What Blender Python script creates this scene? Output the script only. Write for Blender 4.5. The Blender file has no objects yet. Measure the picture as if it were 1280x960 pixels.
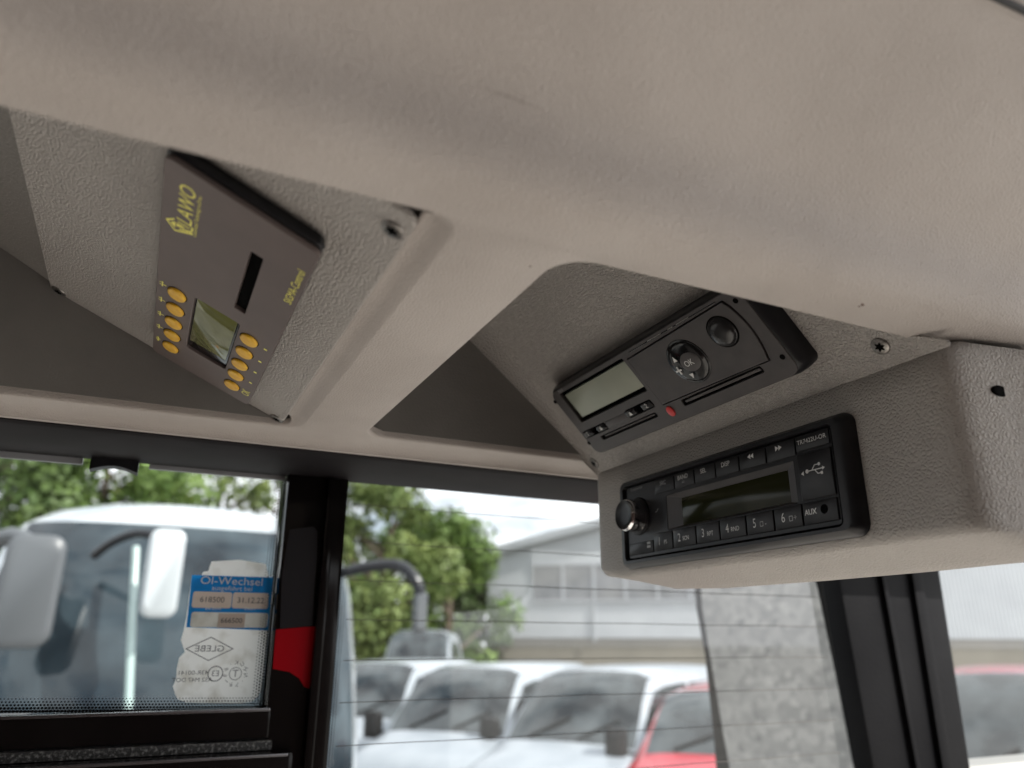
import bpy, bmesh, math, random
import numpy as np
from mathutils import Vector, Matrix, Euler
R_ = math.radians
random.seed(7)
S = bpy.context.scene
COL = S.collection
# ------------------------------------------------------------------ camera
# world: X = along the bus (towards its windscreen), Y = out through the driver's side window, Z up; origin = camera
FPX, PITCH, ROLL, YAW = 945.0, R_(18.85), R_(0.2), R_(25.25)
fw = np.array([math.sin(YAW)*math.cos(PITCH), math.cos(YAW)*math.cos(PITCH), math.sin(PITCH)])
r0 = np.array([math.cos(YAW), -math.sin(YAW), 0.0]); u0 = np.cross(r0, fw)
rt = math.cos(ROLL)*r0 + math.sin(ROLL)*u0
up = -math.sin(ROLL)*r0 + math.cos(ROLL)*u0
cd = bpy.data.cameras.new('camera'); cam = bpy.data.objects.new('camera', cd); COL.objects.link(cam)
cam.matrix_world = Matrix(((rt[0], up[0], -fw[0], 0), (rt[1], up[1], -fw[1], 0), (rt[2], up[2], -fw[2], 0), (0, 0, 0, 1)))
cd.sensor_width = 36; cd.lens = 36*FPX/1280; cd.clip_start = 0.01; cd.clip_end = 2000
cd.dof.use_dof = True; cd.dof.focus_distance = 0.38; cd.dof.aperture_fstop = 7.2
S.camera = cam
GZ = -2.3                                                            # the yard's surface below the camera
# ------------------------------------------------------------------ sky and sun
SUN_EL, SUN_AZ = 40.0, 138.0      # azimuth measured from +Y towards +X: the sun stands to the right of and behind the camera
W = bpy.data.worlds.new('World'); S.world = W; W.use_nodes = True
wn = W.node_tree.nodes; wl = W.node_tree.links; wn.clear()
def N(nt, typ, **kw):
    n = nt.nodes.new(typ)
    for k, v in kw.items():
        if k.startswith('_'): setattr(n, k[1:], v)
        else: n.inputs[k.replace('__', ' ')].default_value = v
    return n
wt = W.node_tree
sky = N(wt, 'ShaderNodeTexSky', _sky_type='NISHITA', _sun_disc=False, _sun_elevation=R_(SUN_EL), _sun_rotation=R_(SUN_AZ), _dust_density=2.0)
wtc = N(wt, 'ShaderNodeTexCoord')
wmp = N(wt, 'ShaderNodeMapping'); wmp.inputs['Scale'].default_value = (1, 1, 2.6)
wno = N(wt, 'ShaderNodeTexNoise', Scale=3.2, Detail=7.0, Roughness=0.55)
wrp = N(wt, 'ShaderNodeValToRGB'); wrp.color_ramp.elements[0].position = 0.33; wrp.color_ramp.elements[1].position = 0.50
wmx = N(wt, 'ShaderNodeMix', _data_type='RGBA'); wmx.inputs[7].default_value = (14.0, 14.2, 14.5, 1)
wbg = N(wt, 'ShaderNodeBackground', Strength=0.10); wou = N(wt, 'ShaderNodeOutputWorld')
wl.new(wtc.outputs['Generated'], wmp.inputs['Vector']); wl.new(wmp.outputs['Vector'], wno.inputs['Vector'])
wl.new(wno.outputs['Fac'], wrp.inputs['Fac']); wl.new(wrp.outputs['Color'], wmx.inputs[0]); wl.new(sky.outputs['Color'], wmx.inputs[6])
wl.new(wmx.outputs[2], wbg.inputs['Color']); wl.new(wbg.outputs['Background'], wou.inputs['Surface'])
sl = bpy.data.lights.new('sun', 'SUN'); sl.energy = 4.0; sl.angle = R_(0.55); sl.color = (1, 0.95, 0.88)
so = bpy.data.objects.new('sun', sl); COL.objects.link(so)
sd = Vector((math.sin(R_(SUN_AZ))*math.cos(R_(SUN_EL)), math.cos(R_(SUN_AZ))*math.cos(R_(SUN_EL)), math.sin(R_(SUN_EL))))
so.rotation_euler = sd.to_track_quat('Z', 'Y').to_euler()
vs = S.view_settings; vs.view_transform = 'Standard'; vs.look = 'None'; vs.gamma = 1; vs.use_curve_mapping = False
vs.exposure = 0.98
S.cycles.max_bounces = 10; S.cycles.transparent_max_bounces = 24; S.cycles.diffuse_bounces = 5

# ------------------------------------------------------------------ geometry of the view (to place things at measured spots)
def ray(px, py): return fw*FPX + rt*(px-640) - up*(py-480)
def onY(px, py, y): r = ray(px, py); return Vector(r*(y/r[1]))
def onZ(px, py, z): r = ray(px, py); return Vector(r*(z/r[2]))
def gp(px, dist, z=GZ):                                              # the spot below bearing px at a horizontal distance
    r = ray(px, 803); h = math.hypot(r[0], r[1]); return Vector((r[0]/h*dist, r[1]/h*dist, z))
# ------------------------------------------------------------------ materials
MT = {}
def base(name, col, rough=0.5, metal=0.0, spec=0.5, coat=0.0):
    m = bpy.data.materials.new(name); m.use_nodes = True; MT[name] = m
    b = m.node_tree.nodes['Principled BSDF']
    b.inputs['Base Color'].default_value = (*col, 1); b.inputs['Roughness'].default_value = rough
    b.inputs['Metallic'].default_value = metal; b.inputs['Specular IOR Level'].default_value = spec
    b.inputs['Coat Weight'].default_value = coat
    return m
def vary(m, scale, c1, c2, rough=None, detail=5, bump=None, bscale=None, coords='Object', lo=.35, hi=.65):
    nt = m.node_tree; b = nt.nodes['Principled BSDF']
    tc = N(nt, 'ShaderNodeTexCoord'); no = N(nt, 'ShaderNodeTexNoise', Scale=scale, Detail=detail)
    rp = N(nt, 'ShaderNodeValToRGB'); e = rp.color_ramp.elements
    e[0].position = lo; e[0].color = (*c1, 1); e[1].position = hi; e[1].color = (*c2, 1)
    nt.links.new(tc.outputs[coords], no.inputs['Vector']); nt.links.new(no.outputs['Fac'], rp.inputs['Fac'])
    nt.links.new(rp.outputs['Color'], b.inputs['Base Color'])
    if rough:
        mr = N(nt, 'ShaderNodeMapRange'); mr.inputs['To Min'].default_value = rough[0]; mr.inputs['To Max'].default_value = rough[1]
        nt.links.new(no.outputs['Fac'], mr.inputs['Value']); nt.links.new(mr.outputs['Result'], b.inputs['Roughness'])
    if bump:
        n2 = N(nt, 'ShaderNodeTexNoise', Scale=bscale, Detail=3); bp = N(nt, 'ShaderNodeBump', Strength=1.0, Distance=bump)
        nt.links.new(tc.outputs[coords], n2.inputs['Vector']); nt.links.new(n2.outputs['Fac'], bp.inputs['Height']); nt.links.new(bp.outputs['Normal'], b.inputs['Normal'])
    return m
def leather(name, c1, c2, cell, depth, rough=(.48, .62), specks=False):
    """moulded plastic with pressed-in leather grain: warped cells with grooves between them"""
    m = base(name, c1, .5, spec=.35); nt = m.node_tree; b = nt.nodes['Principled BSDF']; L = nt.links.new
    tc = N(nt, 'ShaderNodeTexCoord')
    wp = N(nt, 'ShaderNodeTexNoise', Scale=.55/cell, Detail=2.0)
    mx = N(nt, 'ShaderNodeMix', _data_type='VECTOR'); mx.inputs[0].default_value = 1.0
    sc = N(nt, 'ShaderNodeVectorMath', _operation='SCALE'); sc.inputs['Scale'].default_value = cell*.9
    ad = N(nt, 'ShaderNodeVectorMath', _operation='ADD')
    L(tc.outputs['Object'], wp.inputs['Vector']); L(wp.outputs['Color'], sc.inputs[0]); L(sc.outputs[0], ad.inputs[0]); L(tc.outputs['Object'], ad.inputs[1])
    vo = N(nt, 'ShaderNodeTexVoronoi', _feature='DISTANCE_TO_EDGE', Scale=1/cell, Randomness=.9)
    n2 = N(nt, 'ShaderNodeTexNoise', Scale=1.1/cell, Detail=2.0, Roughness=.6)
    n3 = N(nt, 'ShaderNodeTexNoise', Scale=.25/cell, Detail=2.0)
    L(ad.outputs[0], vo.inputs['Vector']); L(ad.outputs[0], n2.inputs['Vector']); L(tc.outputs['Object'], n3.inputs['Vector'])
    v1 = N(nt, 'ShaderNodeMapRange', _interpolation_type='SMOOTHSTEP'); v1.inputs['From Min'].default_value = .0; v1.inputs['From Max'].default_value = .34
    L(vo.outputs['Distance'], v1.inputs['Value'])
    sm = N(nt, 'ShaderNodeMapRange'); sm.inputs['From Min'].default_value = .0; sm.inputs['From Max'].default_value = 1.6
    a1 = N(nt, 'ShaderNodeMath', _operation='ADD'); L(v1.outputs['Result'], a1.inputs[0]); L(n2.outputs['Fac'], a1.inputs[1])
    L(a1.outputs[0], sm.inputs['Value'])
    st = N(nt, 'ShaderNodeMapRange'); st.inputs['From Min'].default_value = .3; st.inputs['From Max'].default_value = .7; st.inputs['To Min'].default_value = .82; st.inputs['To Max'].default_value = 1.0
    L(n3.outputs['Fac'], st.inputs['Value'])
    hm = N(nt, 'ShaderNodeMath', _operation='MULTIPLY'); L(sm.outputs['Result'], hm.inputs[0]); L(st.outputs['Result'], hm.inputs[1])
    bp = N(nt, 'ShaderNodeBump', Strength=1.0, Distance=depth); L(hm.outputs[0], bp.inputs['Height']); L(bp.outputs['Normal'], b.inputs['Normal'])
    n4 = N(nt, 'ShaderNodeTexNoise', Scale=9.0, Detail=5.0, Roughness=.6); L(tc.outputs['Object'], n4.inputs['Vector'])
    rp = N(nt, 'ShaderNodeValToRGB'); e = rp.color_ramp.elements; e[0].position = .38; e[0].color = (*c1, 1); e[1].position = .62; e[1].color = (*c2, 1)
    L(n4.outputs['Fac'], rp.inputs['Fac'])
    last = rp.outputs['Color']
    if specks:                                                        # a few small scuffs and dirt specks
        v2 = N(nt, 'ShaderNodeTexVoronoi', Scale=17.0); n5 = N(nt, 'ShaderNodeTexNoise', Scale=700.0)
        L(ad.outputs[0], v2.inputs['Vector'])
        lt = N(nt, 'ShaderNodeMapRange', _interpolation_type='SMOOTHSTEP'); lt.inputs['From Min'].default_value = .014; lt.inputs['From Max'].default_value = .028
        lt.inputs['To Min'].default_value = .75; lt.inputs['To Max'].default_value = 0
        L(v2.outputs['Distance'], lt.inputs['Value'])
        mm = N(nt, 'ShaderNodeMix', _data_type='RGBA'); mm.inputs[7].default_value = (.05, .04, .035, 1)
        L(lt.outputs['Result'], mm.inputs[0]); L(last, mm.inputs[6]); last = mm.outputs[2]
    L(last, b.inputs['Base Color'])
    mr = N(nt, 'ShaderNodeMapRange'); mr.inputs['To Min'].default_value = rough[0]; mr.inputs['To Max'].default_value = rough[1]
    L(n4.outputs['Fac'], mr.inputs['Value']); L(mr.outputs['Result'], b.inputs['Roughness'])
    return m
leather('trim', (.475, .432, .402), (.55, .506, .474), .0015, .00027, specks=True)
leather('panel', (.44, .415, .39), (.49, .465, .44), .0018, .0009)
leather('housing', (.42, .395, .37), (.47, .445, .415), .0019, .0005)
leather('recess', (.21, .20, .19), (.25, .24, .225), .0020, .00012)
vary(base('header', (.03, .028, .03), .55, spec=.15), 30, (.011, .010, .011), (.017, .015, .017))
vary(base('face_grey', (.16, .14, .14), .42, spec=.3), 60, (.135, .108, .102), (.155, .125, .118), rough=(.36, .46), bump=.00003, bscale=4000)
vary(base('tacho_black', (.035, .032, .033), .42), 80, (.058, .052, .053), (.075, .068, .068), rough=(.36, .5), bump=.00004, bscale=3500)
vary(base('black_plastic', (.02, .02, .022), .35, spec=.35), 80, (.009, .009, .011), (.015, .015, .018), rough=(.3, .42), bump=.00003, bscale=3000)
base('black_gloss', (.010, .010, .011), .12)
base('cap_black', (.02, .02, .021), .22)
base('bead_silver', (.20, .20, .21), .25, metal=.9)
base('black_matt', (.012, .012, .012), .7)
base('black_hole', (.003, .003, .003), .9, spec=.05)
vary(base('yellow_button', (.8, .42, .02), .38), 300, (.80, .43, .02), (.90, .54, .04))
base('yellow_print', (1.0, .95, .22), .5)
base('white_print', (.75, .75, .74), .5)
base('grey_print', (.4, .4, .4), .5)
base('red_key', (.62, .04, .04), .35)
base('chrome', (.75, .75, .76), .12, metal=1)
vary(base('screw_steel', (.25, .24, .23), .3, metal=.85), 900, (.2, .19, .18), (.36, .34, .32))
def lcd(name, c1, c2, rough=.18, scale=30):
    m = base(name, c1, rough, spec=.6); vary(m, scale, c1, c2); return m
lcd('lcd_tacho', (.30, .33, .27), (.36, .38, .31), .3)
lcd('lcd_radio', (.022, .024, .008), (.028, .03, .012), .12); MT['lcd_radio'].node_tree.nodes['Principled BSDF'].inputs['Specular IOR Level'].default_value = .12
lcd('lcd_sigma', (.12, .13, .05), (.18, .19, .07), .04, 20)
vary(base('pillar_gloss', (.008, .007, .007), .10, spec=.15), 12, (.006, .005, .005), (.012, .010, .010), rough=(.06, .16))
vary(base('pillar_satin', (.006, .006, .007), .5, spec=.08), 12, (.004, .004, .005), (.008, .008, .009), bump=.0002, bscale=300)
vary(base('dusty_rubber', (.03, .03, .03), .5), 500, (.015, .015, .015), (.30, .30, .29), lo=.5, hi=.75, bump=.0005, bscale=700)
base('wire', (.10, .09, .085), .6, spec=.2)
vary(base('white_paint', (.62, .66, .69), .3, coat=.4), 3, (.34, .375, .41), (.39, .425, .46))
vary(base('coach_white', (.72, .76, .78), .25, coat=.6), 2, (.52, .57, .60), (.60, .64, .66))
vary(base('mint_paint', (.45, .58, .56), .3, coat=.5), 2, (.42, .56, .54), (.50, .63, .61))
vary(base('red_paint', (.50, .03, .05), .22, coat=.8), 3, (.44, .025, .04), (.55, .045, .06))
vary(base('car_glass', (.03, .045, .05), .06, spec=.9), 2.6, (.008, .012, .014), (.07, .085, .09), detail=2)
vary(base('coach_glass', (.028, .045, .06), .05, spec=.55), 1.5, (.006, .012, .018), (.06, .085, .10), detail=4)
base('coach_side_glass', (.10, .12, .115), .08, spec=.8)
base('car_black', (.02, .02, .02), .5)
base('lamp_glass', (.16, .17, .18), .08, spec=.9)
base('amber', (.75, .22, .02), .3)
base('grey_metal', (.35, .36, .38), .35)
base('mirror_grey', (.13, .14, .15), .35, spec=.4)
base('dark_grey', (.03, .032, .036), .3, spec=.3)
base('seat_grey', (.14, .14, .16), .8)
base('blue_card', (.03, .18, .55), .5)
base('hi_vis', (.55, .65, .05), .7)
base('tyre', (.02, .02, .02), .8)
base('mirror_silver', (.85, .85, .86), .015, metal=1)
vary(base('asphalt', (.22, .21, .2), .95, spec=.1), 1.1, (.24, .235, .222), (.36, .35, .33), bump=.003, bscale=60)
# gravel relief in the asphalt
_nt = MT['asphalt'].node_tree; _b = _nt.nodes['Principled BSDF']
_tc = N(_nt, 'ShaderNodeTexCoord'); _v = N(_nt, 'ShaderNodeTexVoronoi', Scale=34.0); _n = N(_nt, 'ShaderNodeTexNoise', Scale=9.0, Detail=8.0, Roughness=.7)
_nt.links.new(_tc.outputs['Object'], _v.inputs['Vector']); _nt.links.new(_tc.outputs['Object'], _n.inputs['Vector'])
_m = N(_nt, 'ShaderNodeMix', _data_type='RGBA', _blend_type='MULTIPLY'); _m.inputs[0].default_value = .8
_r = N(_nt, 'ShaderNodeValToRGB'); _r.color_ramp.elements[0].color = (.55, .55, .55, 1); _r.color_ramp.elements[1].color = (1.35, 1.33, 1.28, 1)
_nt.links.new(_v.outputs['Color'], _r.inputs['Fac']); _src = _b.inputs['Base Color'].links[0].from_socket
_nt.links.new(_src, _m.inputs[6]); _nt.links.new(_r.outputs['Color'], _m.inputs[7]); _nt.links.new(_m.outputs[2], _b.inputs['Base Color'])
vary(base('cladding', (.42, .44, .46), .5), .6, (.40, .415, .43), (.47, .485, .50))
vary(base('roof_sheet', (.40, .42, .44), .5), .6, (.36, .375, .39), (.42, .435, .45))
vary(base('render_tan', (.38, .34, .27), .8), .5, (.22, .20, .165), (.28, .255, .21))
vary(base('pane_grey', (.14, .15, .16), .2), .8, (.10, .105, .11), (.22, .22, .225))
vary(base('bark', (.10, .07, .05), .9), 6, (.07, .055, .04), (.15, .11, .08))
for k, (c1, c2) in enumerate([((.06, .12, .02), (.16, .24, .05)), ((.08, .13, .03), (.21, .26, .07)), ((.05, .09, .025), (.12, .18, .05))]):
    m = vary(base('leaf%d' % k, c1, .6), 1.3, c1, c2, lo=.3, hi=.7)
    m.node_tree.nodes['Principled BSDF'].inputs['Subsurface Weight'].default_value = 0
def glass_mat(name, tint, refl=1.0):
    m = bpy.data.materials.new(name); m.use_nodes = True; MT[name] = m; nt = m.node_tree; nt.nodes.clear()
    o = N(nt, 'ShaderNodeOutputMaterial'); t = N(nt, 'ShaderNodeBsdfTransparent'); t.inputs['Color'].default_value = (*tint, 1)
    g = N(nt, 'ShaderNodeBsdfGlossy', Roughness=.02); g.inputs['Color'].default_value = (refl, refl, refl, 1)
    mx = N(nt, 'ShaderNodeMixShader'); ge = N(nt, 'ShaderNodeNewGeometry'); dt = N(nt, 'ShaderNodeVectorMath', _operation='DOT_PRODUCT')
    nt.links.new(ge.outputs['Incoming'], dt.inputs[0]); nt.links.new(ge.outputs['Normal'], dt.inputs[1])
    def MM(op, a, b=None, c=None):
        n = N(nt, 'ShaderNodeMath', _operation=op)
        for i, v in enumerate((a, b, c)):
            if v is None: continue
            if isinstance(v, (int, float)): n.inputs[i].default_value = v
            else: nt.links.new(v, n.inputs[i])
        return n.outputs[0]
    fr = MM('MULTIPLY_ADD', MM('POWER', MM('SUBTRACT', 1.0, MM('ABSOLUTE', dt.outputs['Value'])), 5.0), .9, .05)   # reflectance of a thin pane from either side
    nt.links.new(fr, mx.inputs['Fac']); nt.links.new(t.outputs[0], mx.inputs[1]); nt.links.new(g.outputs[0], mx.inputs[2]); nt.links.new(mx.outputs[0], o.inputs['Surface'])
    return m
glass_mat('side_glass', (.58, .60, .605))
def frit_mat(name, sx, edge):
    """black printed dots that shrink towards the clear glass (UV.y = 1 at the solid edge, 0 at the clear side; UV.x in dot pitches)"""
    m = bpy.data.materials.new(name); m.use_nodes = True; MT[name] = m; nt = m.node_tree; nt.nodes.clear(); L = nt.links.new
    o = N(nt, 'ShaderNodeOutputMaterial'); t = N(nt, 'ShaderNodeBsdfTransparent'); d = N(nt, 'ShaderNodeBsdfDiffuse'); d.inputs['Color'].default_value = (.01, .01, .01, 1)
    mx = N(nt, 'ShaderNodeMixShader'); uv = N(nt, 'ShaderNodeUVMap'); sp = N(nt, 'ShaderNodeSeparateXYZ'); L(uv.outputs['UV'], sp.inputs[0])
    def M(op, a, b=None, c=None):
        n = N(nt, 'ShaderNodeMath', _operation=op)
        for i, v in enumerate((a, b, c)):
            if v is None: continue
            if isinstance(v, (int, float)): n.inputs[i].default_value = v
            else: L(v, n.inputs[i])
        return n.outputs[0]
    rows = 5.0
    vy = M('MULTIPLY', sp.outputs['Y'], rows); row = M('FLOOR', vy)
    ux = M('ADD', sp.outputs['X'], M('MULTIPLY', row, .5))
    fx = M('SUBTRACT', M('FRACT', ux), .5); fy = M('SUBTRACT', M('FRACT', vy), .5)
    rr = M('SQRT', M('ADD', M('MULTIPLY', fx, fx), M('MULTIPLY', fy, fy)))
    rad = M('MULTIPLY_ADD', M('DIVIDE', row, rows), .42, .20)
    mask = M('LESS_THAN', rr, rad); L(mask, mx.inputs['Fac']); L(t.outputs[0], mx.inputs[1]); L(d.outputs[0], mx.inputs[2]); L(mx.outputs[0], o.inputs['Surface'])
    return m
frit_mat('frit', 1, 1)

# ------------------------------------------------------------------ helpers
def tag(o, label=None, cat=None, group=None, kind=None):
    if label: o['label'] = label
    if cat: o['category'] = cat
    if group: o['group'] = group
    if kind: o['kind'] = kind
    return o
def empty(name, mat4=None, loc=None, rz=0, parent=None):
    o = bpy.data.objects.new(name, None); COL.objects.link(o); o.empty_display_size = .05
    if mat4 is not None: o.matrix_world = mat4
    elif loc is not None: o.location = loc; o.rotation_euler = (0, 0, rz)
    if parent: o.parent = parent
    return o
class MB:
    def __init__(s): s.v = []; s.f = []; s.uv = None
    def add(s, vs, fs):
        o = len(s.v); s.v += [tuple(v) for v in vs]; s.f += [tuple(i+o for i in f) for f in fs]; return s
    def box(s, a, b, M=None):
        x0, y0, z0 = a; x1, y1, z1 = b
        v = [Vector(p) for p in ((x0, y0, z0), (x1, y0, z0), (x1, y1, z0), (x0, y1, z0), (x0, y0, z1), (x1, y0, z1), (x1, y1, z1), (x0, y1, z1))]
        if M: v = [M @ p for p in v]
        return s.add(v, [(0, 3, 2, 1), (4, 5, 6, 7), (0, 1, 5, 4), (1, 2, 6, 5), (2, 3, 7, 6), (3, 0, 4, 7)])
    def rings(s, rs, cap0=False, cap1=True, closed=True):
        n = len(rs[0]); o = len(s.v)
        for r in rs: s.v += [tuple(p) for p in r]
        for i in range(len(rs)-1):
            for j in range(n if closed else n-1):
                a = o+i*n+j; b = o+i*n+(j+1) % n; s.f.append((a, b, b+n, a+n))
        if cap0: s.f.append(tuple(o+j for j in range(n))[::-1])
        if cap1: s.f.append(tuple(o+(len(rs)-1)*n+j for j in range(n)))
        return s
    def tube(s, pts, r, seg=8, cap=True):
        pts = [Vector(p) for p in pts]; rs = []
        rad = r if isinstance(r, (list, tuple)) else [r]*len(pts)
        prev = None
        for i, p in enumerate(pts):
            d = (pts[min(i+1, len(pts)-1)]-pts[max(i-1, 0)]).normalized()
            a = prev - d*prev.dot(d) if prev else d.orthogonal()
            a.normalize(); prev = a; b = d.cross(a)
            rs.append([p+(a*math.cos(t)+b*math.sin(t))*rad[i] for t in [2*math.pi*k/seg for k in range(seg)]])
        return s.rings(rs, cap, cap)
    def obj(s, name, mat, parent=None, smooth=True, angle=35, bevel=0, recalc=False):
        me = bpy.data.meshes.new(name); me.from_pydata(s.v, [], s.f); me.update()
        if s.uv:
            ul = me.uv_layers.new(name='UVMap'); 
            for p in me.polygons:
                for li in p.loop_indices: ul.data[li].uv = s.uv[me.loops[li].vertex_index]
        return link(name, me, mat, parent, smooth, angle, bevel, recalc)
def link(name, me, mat, parent=None, smooth=True, angle=35, bevel=0, recalc=False):
    me.materials.clear(); me.materials.append(MT[mat])
    if recalc or bevel:
        bm = bmesh.new(); bm.from_mesh(me); 
        if recalc: bmesh.ops.remove_doubles(bm, verts=bm.verts, dist=1e-6); bmesh.ops.recalc_face_normals(bm, faces=bm.faces)
        if bevel: bmesh.ops.bevel(bm, geom=[e for e in bm.edges if e.is_manifold and e.calc_face_angle(0) > .5], offset=bevel, segments=2, affect='EDGES', profile=.7)
        bm.to_mesh(me); bm.free()
    if smooth:
        me.shade_smooth(); 
        try: me.set_sharp_from_angle(angle=R_(angle))
        except Exception: pass
    o = bpy.data.objects.new(name, me); COL.objects.link(o)
    if parent: o.parent = parent
    return o
def rr(w, h, r, cx=0, cy=0, z=0, seg=5, bulge=0):
    """outline of a rounded rectangle, counter-clockwise; w and h are half sizes; bulge bows the short ends outward"""
    r = max(min(r, w*.999, h*.999), 1e-5); out = []
    for (sx, sy, a0) in ((1, -1, -90), (1, 1, 0), (-1, 1, 90), (-1, -1, 180)):
        for k in range(seg+1):
            a = R_(a0+90*k/seg); x = sx*(w-r)+r*math.cos(a); y = sy*(h-r)+r*math.sin(a)
            if bulge and abs(x) > w*.5: x += math.copysign(bulge*(1-(y/h)**2), x)
            out.append((cx+x, cy+y, z))
    return out
def plate(w, h, r, cx, cy, z0, z1, b=.0005, seg=5, bulge=0):
    m = MB()
    m.rings([rr(w, h, r, cx, cy, z0, seg, bulge), rr(w, h, r, cx, cy, z1-b, seg, bulge), rr(w-b*.35, h-b*.35, r-b*.35, cx, cy, z1-b*.35, seg, bulge), rr(w-b, h-b, max(r-b, 1e-5), cx, cy, z1, seg, bulge)])
    return m
def disc(rad, cx, cy, z0, z1, b=.0005, seg=28, sy=1.0, dome=0, M=None):
    m = MB(); c = lambda r, z: [(cx+r*math.cos(2*math.pi*k/seg), cy+sy*r*math.sin(2*math.pi*k/seg), z) for k in range(seg)]
    rs = [c(rad, z0), c(rad, z1-b), c(rad-b*.35, z1-b*.35), c(rad-b, z1)]
    if dome:
        for k in range(1, 5): a = k/5*math.pi/2; rs.append(c((rad-b)*math.cos(a), z1+dome*math.sin(a)))
    m.rings(rs); return m
def curve_plate(name, outer, holes, z0, z1, mat, parent=None, bev=.0, M=None, bres=2):
    """a plate with real holes cut through it (filled 2D curve turned into a mesh)"""
    cu = bpy.data.curves.new(name, 'CURVE'); cu.dimensions = '2D'; cu.fill_mode = 'BOTH' if z1 > z0 else 'FRONT'
    for loop in [outer]+holes:
        sp = cu.splines.new('POLY'); sp.points.add(len(loop)-1); sp.use_cyclic_u = True
        for p, q in zip(sp.points, loop): p.co = (q[0], q[1], 0, 1)
    cu.extrude = max(0, (z1-z0)/2-bev); cu.bevel_depth = bev; cu.bevel_resolution = bres; cu.offset = -bev
    t = bpy.data.objects.new(name, cu); COL.objects.link(t)
    me = bpy.data.meshes.new_from_object(t.evaluated_get(bpy.context.evaluated_depsgraph_get()))
    bpy.data.objects.remove(t); bpy.data.curves.remove(cu)
    zc = (z0+z1)/2
    for v in me.vertices: v.co.z += zc
    if M is not None: me.transform(M)
    return link(name, me, mat, parent, True, 30)
def text(name, s, x, y, size, z, mat, parent, sx=1.0, rot=0, mirror=False, align='CENTER', shear=0, bold=0):
    cu = bpy.data.curves.new(name, 'FONT'); cu.body = s; cu.size = size; cu.align_x = align; cu.align_y = 'CENTER'; cu.shear = shear; cu.offset = bold; cu.resolution_u = 3
    t = bpy.data.objects.new(name, cu); COL.objects.link(t)
    me = bpy.data.meshes.new_from_object(t.evaluated_get(bpy.context.evaluated_depsgraph_get()))
    bpy.data.objects.remove(t); bpy.data.curves.remove(cu)
    me.transform(Matrix.Translation((x, y, z)) @ Matrix.Rotation(R_(rot), 4, 'Z') @ Matrix.Diagonal((-sx if mirror else sx, 1, 1, 1)))
    return link(name, me, mat, parent, False)
def poly(name, pts, z, mat, parent, th=.0):
    m = MB(); m.add([(x, y, z) for x, y in pts], [tuple(range(len(pts)))]); return m.obj(name, mat, parent, False)
def dup(o, parent=None):
    c = o.copy(); COL.objects.link(c); c.parent = parent
    for ch in list(o.children): dup(ch, c)
    return c
def tilt_frame(t, loc):
    """device frame: local x = text direction (towards the driver), local y = up the face, local z = out of the face"""
    t = R_(t); n = Vector((-math.sin(t), 0, -math.cos(t))); u = Vector((-math.cos(t), 0, math.sin(t))); r = Vector((0, -1, 0))
    M = Matrix.Identity(4)
    for i, c in enumerate((r, u, n)):
        for j in range(3): M[j][i] = c[j]
    M.translation = Vector(loc); return M
mm = .001
def screw(parent, x, y, z, r=.0042, base_mat=None):
    """countersunk screw with a star socket, a part of the cover it holds"""
    s = disc(r, x, y, z-.001, z+.0008, .0006, 24).obj('screw', 'screw_steel', parent)
    star = []
    for k in range(24):
        a = 2*math.pi*k/24; q = r*(.46+.14*math.cos(6*a)); star.append((x+q*math.cos(a), y+q*math.sin(a), 0))
    m = MB(); m.rings([[(a, b, z+.00092) for a, b, _ in star], [(x+(a-x)*.92, y+(b-y)*.92, z+.00095) for a, b, _ in star]]); m.obj('star_socket', 'black_hole', s, False)
    return s

# ================================================================== THE GROUND AND THE BUS SHELL (setting; unseen shell shaped and toned to steer the light)
m = MB(); n = 40; L_ = 400
m.add([(-L_+2*L_*i/n, -L_+2*L_*j/n, GZ) for j in range(n+1) for i in range(n+1)], [(j*(n+1)+i, j*(n+1)+i+1, (j+1)*(n+1)+i+1, (j+1)*(n+1)+i) for j in range(n) for i in range(n)])
tag(m.obj('ground', 'asphalt'), kind='structure')
vary(base('shell_grey', (.30, .29, .28), .7), 4, (.45, .43, .40), (.52, .50, .47))
vary(base('floor_grey', (.20, .19, .18), .7), 4, (.60, .58, .545), (.68, .655, .62))
ROOFZ = .42
vary(base('lining_dark', (.06, .058, .055), .7), 4, (.085, .052, .042), (.11, .07, .058))
tag(MB().box((-5, -2.06, ROOFZ), (.70, .62, ROOFZ+.12)).obj('bus_ceiling', 'lining_dark'), kind='structure')
tag(MB().box((-5, -2.0, -1.45), (1.2, -.40, -1.35)).obj('bus_floor', 'lining_dark'), kind='structure')
tag(MB().box((-.55, -.40, -1.45), (1.2, .545, -1.30)).obj('bounce_floor', 'floor_grey'), kind='structure')  # unseen pale stretch of floor, added to bounce sunlight up onto the trim
tag(MB().box((-3, -.40, -1.45), (-.55, .545, -1.33)).obj('dim_floor', 'lining_dark'), kind='structure')  # unseen floor kept dark here to hold bounce light off rear-facing parts
tag(MB().box((-3, -2.06, -1.35), (1.2, -2.0, ROOFZ)).obj('bus_far_wall', 'lining_dark'), kind='structure')
tag(MB().box((-3.06, -2.0, -1.35), (-3.0, .6, ROOFZ)).obj('bus_rear_wall', 'lining_dark'), kind='structure')

vary(base('dash_grey', (.30, .29, .28), .7), 8, (.50, .48, .46), (.58, .56, .54))
tag(MB().rings([[(x, y, z) for x, z in ((.80, -1.3), (.80, -1.0), (.86, -.90), (.95, -.84), (1.24, -.84), (1.24, -1.35))] for y in (-1.4, .54)], True, True).obj('bounce_dashboard', 'dash_grey', recalc=True), kind='structure')  # unseen, added to block ground bounce from the front and throw light upward
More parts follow.
